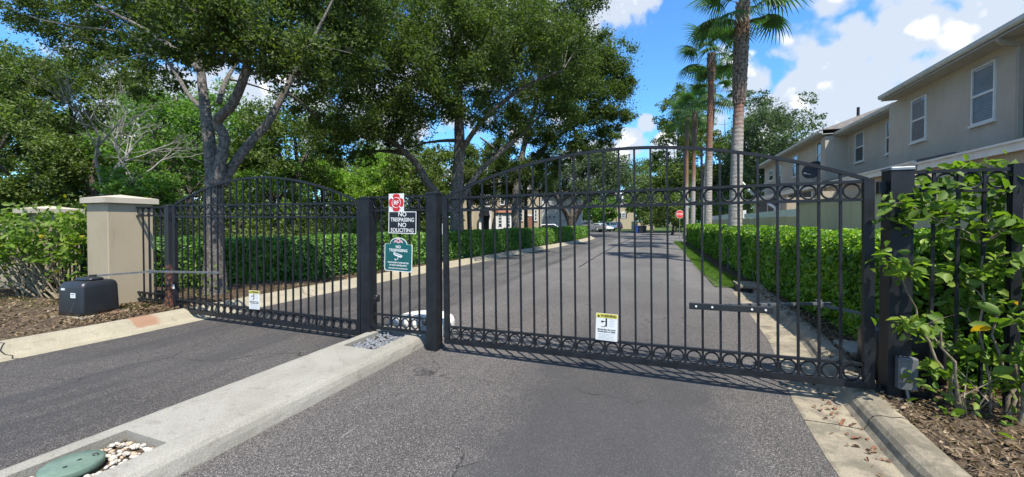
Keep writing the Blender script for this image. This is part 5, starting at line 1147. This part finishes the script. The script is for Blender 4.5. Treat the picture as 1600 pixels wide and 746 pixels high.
grass('moss_grass', 'thin mossy grass around the stucco pillar and under the left hedge', C, .035)

# ------------------------------------------------------------------ far houses
def frame_house(name, label, px0, px1, Z, h, m, roofm, group=None, depth=7, z0=0., ridge=1.3, rz=None):
    a = P(px0, 348, Z); w = (px1-px0)*Z/F_PX; t = thing(name, label, 'house', (a[0], a[1], z0), YAW if rz is None else rz, group)
    q = MB(); q.box((w/2, depth/2, h/2), (w, depth, h)); q.build('wall', m, t)
    q = MB(); o_ = .4; q.add([(-o_, -o_, h+.01), (w+o_, -o_, h+.01), (w+o_, depth+o_, h+.01), (-o_, depth+o_, h+.01), (w*.3, depth/2, h+ridge), (w*.7, depth/2, h+ridge)], [(0, 1, 5, 4), (1, 2, 5), (2, 3, 4, 5), (3, 0, 4), (3, 2, 1, 0)]); q.build('roof', roofm, t)
    q = MB(); q.box((w/2, -o_+.02, h-.06), (w+2*o_, .05, .16)); q.build('fascia', white_p, t)
    return t, (lambda px, py: ((px-px0)*Z/F_PX, HC+(348-py)*Z/F_PX-z0))
def fwin(t, f, px0, px1, y0, y1, mull=(1, 3), pane=glass, fr=.09, shutter=None, arch=False):
    x0, z1 = f(px0, y0); x1, z0 = f(px1, y1); q = MB(); cx_, cz = (x0+x1)/2, (z0+z1)/2; w, h = x1-x0, z1-z0
    for s_ in (-1, 1): q.box((cx_+s_*(w/2), -.04, cz), (fr, .10, h+fr)); q.box((cx_, -.04, cz+s_*h/2), (w-fr, .10, fr))
    for i in range(1, mull[0]): q.box((x0+w*i/mull[0], -.03, cz), (.045, .05, h-fr))
    for i in range(1, mull[1]): q.box((cx_, -.028, z0+h*i/mull[1]), (w-fr, .045, .045))
    if arch: q.prism([(cx_+(w/2+.1)*math.cos(a), z1+.05+(w*.38)*math.sin(a)) for a in np.linspace(0, PI, 11)], -.09, .01)
    o = q.build('window', white_p, t); p = MB(); p.box((cx_, -.008, cz), (w, .03, h)); p.build('pane', pane, o)
    if shutter:
        for s_ in (-1, 1): p = MB(); p.box((cx_+s_*(w*.5+.06+w*.22), -.03, cz), (w*.4, .05, h*1.02)); p.build('shutter', shutter, t)
GH = 'houses beyond the left hedge'
h1, f1 = frame_house('yellow_house', 'pale yellow house with black door awning and white bay window', 706, 803, 36, 5.0, yellow_m, roof_m, GH)
fwin(h1, f1, 733.5, 737, 336, 354, (1, 4)); fwin(h1, f1, 752, 765, 306, 323, (3, 3), glass_sky, arch=True); fwin(h1, f1, 716, 722, 306, 322, (2, 3)); fwin(h1, f1, 782, 794, 302, 320, (2, 3))
(xa_, za_) = f1(749, 329); (xb_, zb_) = f1(766.5, 338)
q = MB(); q.prism([(0, 0)]*0 or [(xa_, zb_), (xb_, zb_), (xb_-.12, za_), (xa_+.12, za_)], -.9, -.05); q.build('awning', ink, h1)
x0, z1 = f1(754, 338); x1, z0 = f1(764, 364); q = MB(); q.box(((x0+x1)/2, -.01, (z0+z1)/2), (x1-x0, .05, z1-z0)); q.build('door', ink, h1)
for px_ in (751, 766.5): x_, _z = f1(px_, 350); q = MB(); q.box((x_, -.5, 1.3), (.2, .2, 2.6)); q.build('porch_post', white_p, h1)
x0, z1 = f1(775, 333); x1, z0 = f1(801, 362); q = MB(); q.box(((x0+x1)/2, -.35, z1/2), (x1-x0, .68, z1)); q.build('bay', white_p, h1)
q = MB(); q.add([(x0-.15, -.85, z1+.01), (x1+.15, -.85, z1+.01), (x1+.15, -.003, z1+.01), (x0-.15, -.003, z1+.01), (x0+.3, -.003, z1+.42), (x1-.3, -.003, z1+.42)], [(0, 1, 5, 4), (1, 2, 5), (3, 0, 4), (2, 3, 4, 5), (3, 2, 1, 0)]); q.build('bay_roof', redroof, h1)
for a, b_ in ((779.5, 784.5), (792, 797)):
    xx0, zz1 = f1(a, 335); xx1, zz0 = f1(b_, 354); o = MB()
    for s_ in (-1, 1): o.box(((xx0+xx1)/2+s_*(xx1-xx0)/2, -.71, (zz0+zz1)/2), (.05, .05, zz1-zz0))
    for k in range(1, 4): o.box(((xx0+xx1)/2, -.715, zz0+(zz1-zz0)*k/4), (xx1-xx0-.05, .04, .05))
    w_ = o.build('window', white_p, h1); p = MB(); p.box(((xx0+xx1)/2, -.70, (zz0+zz1)/2), (xx1-xx0-.05, .03, zz1-zz0)); p.build('pane', glass, w_)
h2, f2 = frame_house('yellow_house', 'shaded yellow house with brown doorway behind the third oak', 805, 846, 41, 5.2, yellow_m, roof_m, GH)
fwin(h2, f2, 835, 839, 328, 345, (1, 3)); fwin(h2, f2, 812, 817, 328, 345, (1, 3)); x0, z1 = f2(826, 338); x1, z0 = f2(833, 364); q = MB(); q.box(((x0+x1)/2, -.03, (z0+z1)/2), (x1-x0, .08, z1-z0)); q.build('door', redroof, h2)
q = MB(); q.box(((x0+x1)/2, -.02, z1+.08), (x1-x0+.3, .12, .14)); q.build('door_trim', white_p, h2)
h3, f3 = frame_house('white_house', 'white house with three small square windows above the white car', 847, 910, 52, 5.4, offwhite, roof_m, GH)
for a in (851, 857.5, 864): fwin(h3, f3, a, a+3, 337.5, 341.5, (1, 1), glass, .06)
fwin(h3, f3, 884, 889, 330, 345, (1, 3))
h4, f4 = frame_house('far_house', 'distant pale yellow two storey house with black shutters and white gable', 951, 990, 92, 7.0, yellow_m, roof_m, None, 9, .0, 2.4)
fwin(h4, f4, 970.5, 976, 333.5, 341, (1, 2), glass_sky, .12, ink, True); fwin(h4, f4, 970.5, 976, 312, 319, (1, 2), glass_sky, .12, ink)
x0, z1 = f4(963, 313); x1, z0 = f4(983, 313); xm = (x0+x1)/2; q = MB(); q.prism([(x0-.4, z1+.3), (x1+.4, z1+.3), (xm, z1+2.6)], -.75, -.30); q.build('gable', white_p, h4)
q = MB(); q.box((xm, -.35, f4(970, 322)[1]), (x1-x0+.3, .2, .3)); q.build('string_course', white_p, h4)
q = MB(); q.box(((x0+x1)/2, -.15, (z1+.3)/2), (x1-x0, .28, z1+.3)); q.build('front_wall', yellow_m, h4)
for ch in [o for o in h4.children if o.name.startswith(('window', 'shutter'))]: ch.location.y = -.29
t = thing('low_wall', 'low tan wall beside the far house behind the bins', 'wall', P(987, 348, 84), YAW); t.location.z = 0; q = MB(); q.box((2.4, 0, .9), (4.8, .3, 1.8)); q.build('wall_body', lower_m, t)

# ------------------------------------------------------------------ vehicles
def vehicle(name, label, px, Z, heading, prof, cabin, w, paintm, wheels, rw, cat, taill=None, bed=None):
    x, y, _ = P(px, 348, Z); t = thing(name, label, cat, (x, y, 0), heading); hw = w/2
    q = MB(); n = len(prof); secs = [(-hw, .90), (-hw+.07, 1.0), (hw-.07, 1.0), (hw, .90)]; zc = sum(p[1] for p in prof)/n; xc = sum(p[0] for p in prof)/n; vs = []
    for yy, s_ in secs: vs += [(xc+(p[0]-xc)*(.985 if s_ < 1 else 1), yy, zc+(p[1]-zc)*s_) for p in prof]
    fs = [(k*n+i, k*n+(i+1) % n, (k+1)*n+(i+1) % n, (k+1)*n+i) for k in range(3) for i in range(n)]+[tuple(range(n-1, -1, -1)), tuple(range(3*n, 4*n))]
    q.add(vs, fs); q.build('body', paintm, t)
    q = MB(); n = len(cabin); zb = min(p[1] for p in cabin); ztp = max(p[1] for p in cabin); vs = []
    for sg in (-1, 1): vs += [(p[0], sg*(hw-.06-.16*(p[1]-zb)/(ztp-zb)), p[1]) for p in cabin]
    q.add(vs, [tuple(range(n)), tuple(range(2*n-1, n-1, -1))]+[(i, i+n, (i+1) % n+n, (i+1) % n) for i in range(n)]); q.build('cabin', paintm, t)
    xc = sum(p[0] for p in cabin)/n; zc = (zb+ztp)/2
    for sg in (-1, 1):
        q = MB(); vs = []
        for off in (.006, .016): vs += [(xc+(p[0]-xc)*.86, sg*(hw-.06-.16*((zc+(p[1]-zc)*.74)-zb)/(ztp-zb)+off), zc+(p[1]-zc)*.74) for p in cabin]
        q.add(vs, [tuple(range(n)), tuple(range(2*n-1, n-1, -1))]+[(i, i+n, (i+1) % n+n, (i+1) % n) for i in range(n)]); q.build('side_window', glass, t)
    srt = sorted(cabin, key=lambda p: p[0]); 
    for (pa, pb, dx) in ((min(cabin, key=lambda p: (p[1] > zc, p[0])), min([p for p in cabin if p[1] > zc], key=lambda p: p[0]), -.012), (max([p for p in cabin if p[1] < zc], key=lambda p: p[0]), max([p for p in cabin if p[1] > zc], key=lambda p: p[0]), .012)):
        a = Vector((pa[0], 0, pa[1])).lerp(Vector((pb[0], 0, pb[1])), .12); b_ = Vector((pa[0], 0, pa[1])).lerp(Vector((pb[0], 0, pb[1])), .9); q = MB()
        q.add([(a.x+dx, -hw+.16, a.z), (a.x+dx, hw-.16, a.z), (b_.x+dx, hw-.26, b_.z), (b_.x+dx, -hw+.26, b_.z)], [(0, 1, 2, 3)]); q.build('windscreen', glass, t)
    for wx in wheels:
        for sg in (-1, 1):
            q = MB(); o = q.lathe([(rw*.55, -.11), (rw*.92, -.11), (rw, -.07), (rw, .07), (rw*.92, .11), (rw*.55, .11)], 20).build('wheel', tyre_m, t, True, (wx, sg*(hw-.10), rw)); o.rotation_euler = (R(90), 0, 0)
            q = MB(); r_ = q.lathe([(.001, -.115), (rw*.3, -.118), (rw*.6, -.113), (rw*.6, .113), (rw*.3, .118), (.001, .115)], 16).build('rim', rim_m, o, True)
    x_min = min(p[0] for p in prof); x_max = max(p[0] for p in prof)
    for sg in (-1, 1):
        q = MB(); q.rbox((x_min+.02, sg*(hw-.17), .85), (.10, .16, .26), .02); q.build('tail_light', sign_red, t)
        q = MB(); q.rbox((x_max-.03, sg*(hw-.24), .74), (.10, .26, .13), .02); q.build('headlight', label_m, t)
    q = MB(); q.rbox((x_min-.03, 0, .50), (.10, w-.1, .18), .02); q.build('bumper', plastic, t); q = MB(); q.rbox((x_max+.02, 0, .45), (.10, w-.1, .18), .02); q.build('bumper', plastic, t)
    return t
carp = [(-2.2, .32), (2.15, .30), (2.25, .55), (2.2, .78), (1.2, .95), (-1.6, .98), (-2.2, .92), (-2.28, .6)]; carc = [(-1.75, .93), (1.1, .92), (.35, 1.40), (-1.05, 1.44)]
suvp = [(-2.2, .38), (2.15, .36), (2.25, .6), (2.2, .92), (1.2, 1.06), (-2.2, 1.08), (-2.26, .7)]; suvc = [(-2.15, 1.05), (1.15, 1.04), (.5, 1.66), (-1.95, 1.70)]
trkp = [(-2.8, .50), (2.75, .48), (2.85, .75), (2.8, 1.10), (1.6, 1.20), (-2.8, 1.18), (-2.86, .8)]; trkc = [(-.75, 1.17), (1.55, 1.18), (.85, 1.86), (-.5, 1.90)]
tk = vehicle('pickup_truck', 'grey pickup truck parked tail out at the end of the road', 919, 66, YAW+R(152), trkp, trkc, 1.95, paint('grey truck paint', (.20, .20, .20)), (-1.75, 1.75), .42, 'truck')
vehicle('parked_car', 'white car parked in front of the white house behind the hedge', 851, 43, YAW+R(180), carp, carc, 1.78, paint('white car paint', (.72, .73, .74)), (-1.35, 1.35), .32, 'car')
vehicle('parked_car', 'blue car parked beside the pickup truck', 946, 74, YAW+R(120), suvp, suvc, 1.85, paint('blue car paint', (.10, .20, .30)), (-1.35, 1.35), .35, 'car')
vehicle('parked_car', 'dark car parked nearest the far house', 957, 80, YAW+R(110), suvp, suvc, 1.85, paint('dark car paint', (.02, .022, .026)), (-1.35, 1.35), .35, 'car')
vehicle('parked_car', 'white car nose showing between the pickup and the blue car', 939, 68.5, YAW+R(-60), carp, carc, 1.78, paint('bright white paint', (.74, .75, .76)), (-1.35, 1.35), .32, 'car')

# ------------------------------------------------------------------ street furniture at the far end
def bin_(label, px, Z, m, lidm):
    x, y, _ = P(px, 348, Z); t = thing('wheeled_bin', label, 'bin', (x, y, 0), YAW+R(180), 'wheeled bins at the road edge')
    q = MB(); loft(q, [rr(.50, .52, .05, .06), rr(.58, .66, .06, .98), rr(.62, .70, .06, 1.0), rr(.62, .70, .06, 1.04)]); q.build('body', m, t)
    q = MB(); loft(q, [rr(.64, .74, .06, 1.045), rr(.64, .74, .08, 1.08), rr(.5, .6, .1, 1.13)]); q.build('lid', lidm, t)
    for s_ in (-1, 1): q = MB(); o = q.lathe([(.10, -.03), (.12, -.02), (.12, .02), (.10, .03)], 14).build('wheel', tyre_m, t, True, (s_*.25, -.30, .12)); o.rotation_euler = (0, R(90), 0)
    q = MB(); q.tube([(-.2, -.4, 1.02), (.2, -.4, 1.02)], .018, 6); q.build('handle', m, t); return t
blue_m = paint('blue bin plastic', (.02, .06, .26)); 
bin_('blue wheeled bin, leftmost of the three', 993.5, 58, blue_m, blue_m)
bin_('black wheeled bin in the middle of the three', 1000, 58, plastic, plastic)
bin_('dark wheeled bin on the right with navy lid', 1006.5, 61, plastic, paint('navy lid', (.015, .02, .06)))
x, y, _ = P(1062, 348, 37); t = thing('stop_sign', 'red octagonal stop sign on a post beyond the right hedge', 'stop sign', (x, y, 0), YAW)
q = MB(); q.tube([(0, .03, 0), (0, .03, 2.7)], .03, 8); q.build('post', steel, t)
def octo(r): return [(r*math.cos(PI/8+k*PI/4), 2.38+r*math.sin(PI/8+k*PI/4)) for k in range(8)]
q = MB(); q.prism(octo(.41), -.012, -.002); q.build('border', white_p, t); q = MB(); q.prism(octo(.385), -.016, -.012); q.build('face', paint('stop sign red', (.62, .06, .04)), t)
textmesh('STOP', .28, 'lettering', white_p, t, (0, -.018, 2.38), bold=.006, sx=.85)
x, y, _ = P(843, 348, 30); t = thing('street_lamp', 'black lamp post with white globe behind the left hedge', 'street lamp', (x, y, 0))
q = MB(); q.lathe([(.13, 0), (.13, .3), (.07, .5), (.05, .8), (.045, 3.95), (.09, 4.0), (.10, 4.08), (.06, 4.12)], 12); q.build('pole', black, t, True)
q = MB(); q.lathe([(.07, 4.12), (.19, 4.24), (.235, 4.40), (.20, 4.56), (.10, 4.66), (.01, 4.69)], 16); q.build('globe', lampglow, t, True)
x, y, _ = P(689, 352, 12.4); t = thing('marker_sign', 'small blank white marker plate on a stake beside the second oak', 'sign', (x, y, .1), YAW)
q = MB(); q.box((0, 0, 1.30), (.10, .012, .34)); q.build('plate', white_p, t); q = MB(); q.tube([(0, .02, 0), (0, .02, 1.45)], .014, 6); q.build('stake', steel, t)
t = thing('utility_box', 'pale concrete utility lid in the mulch right of the gate', 'utility lid', (2.16, 5.55, .10)); q = MB(); q.rbox((0, 0, .04), (.32, .5, .08), .012); q.build('lid', conc, t)
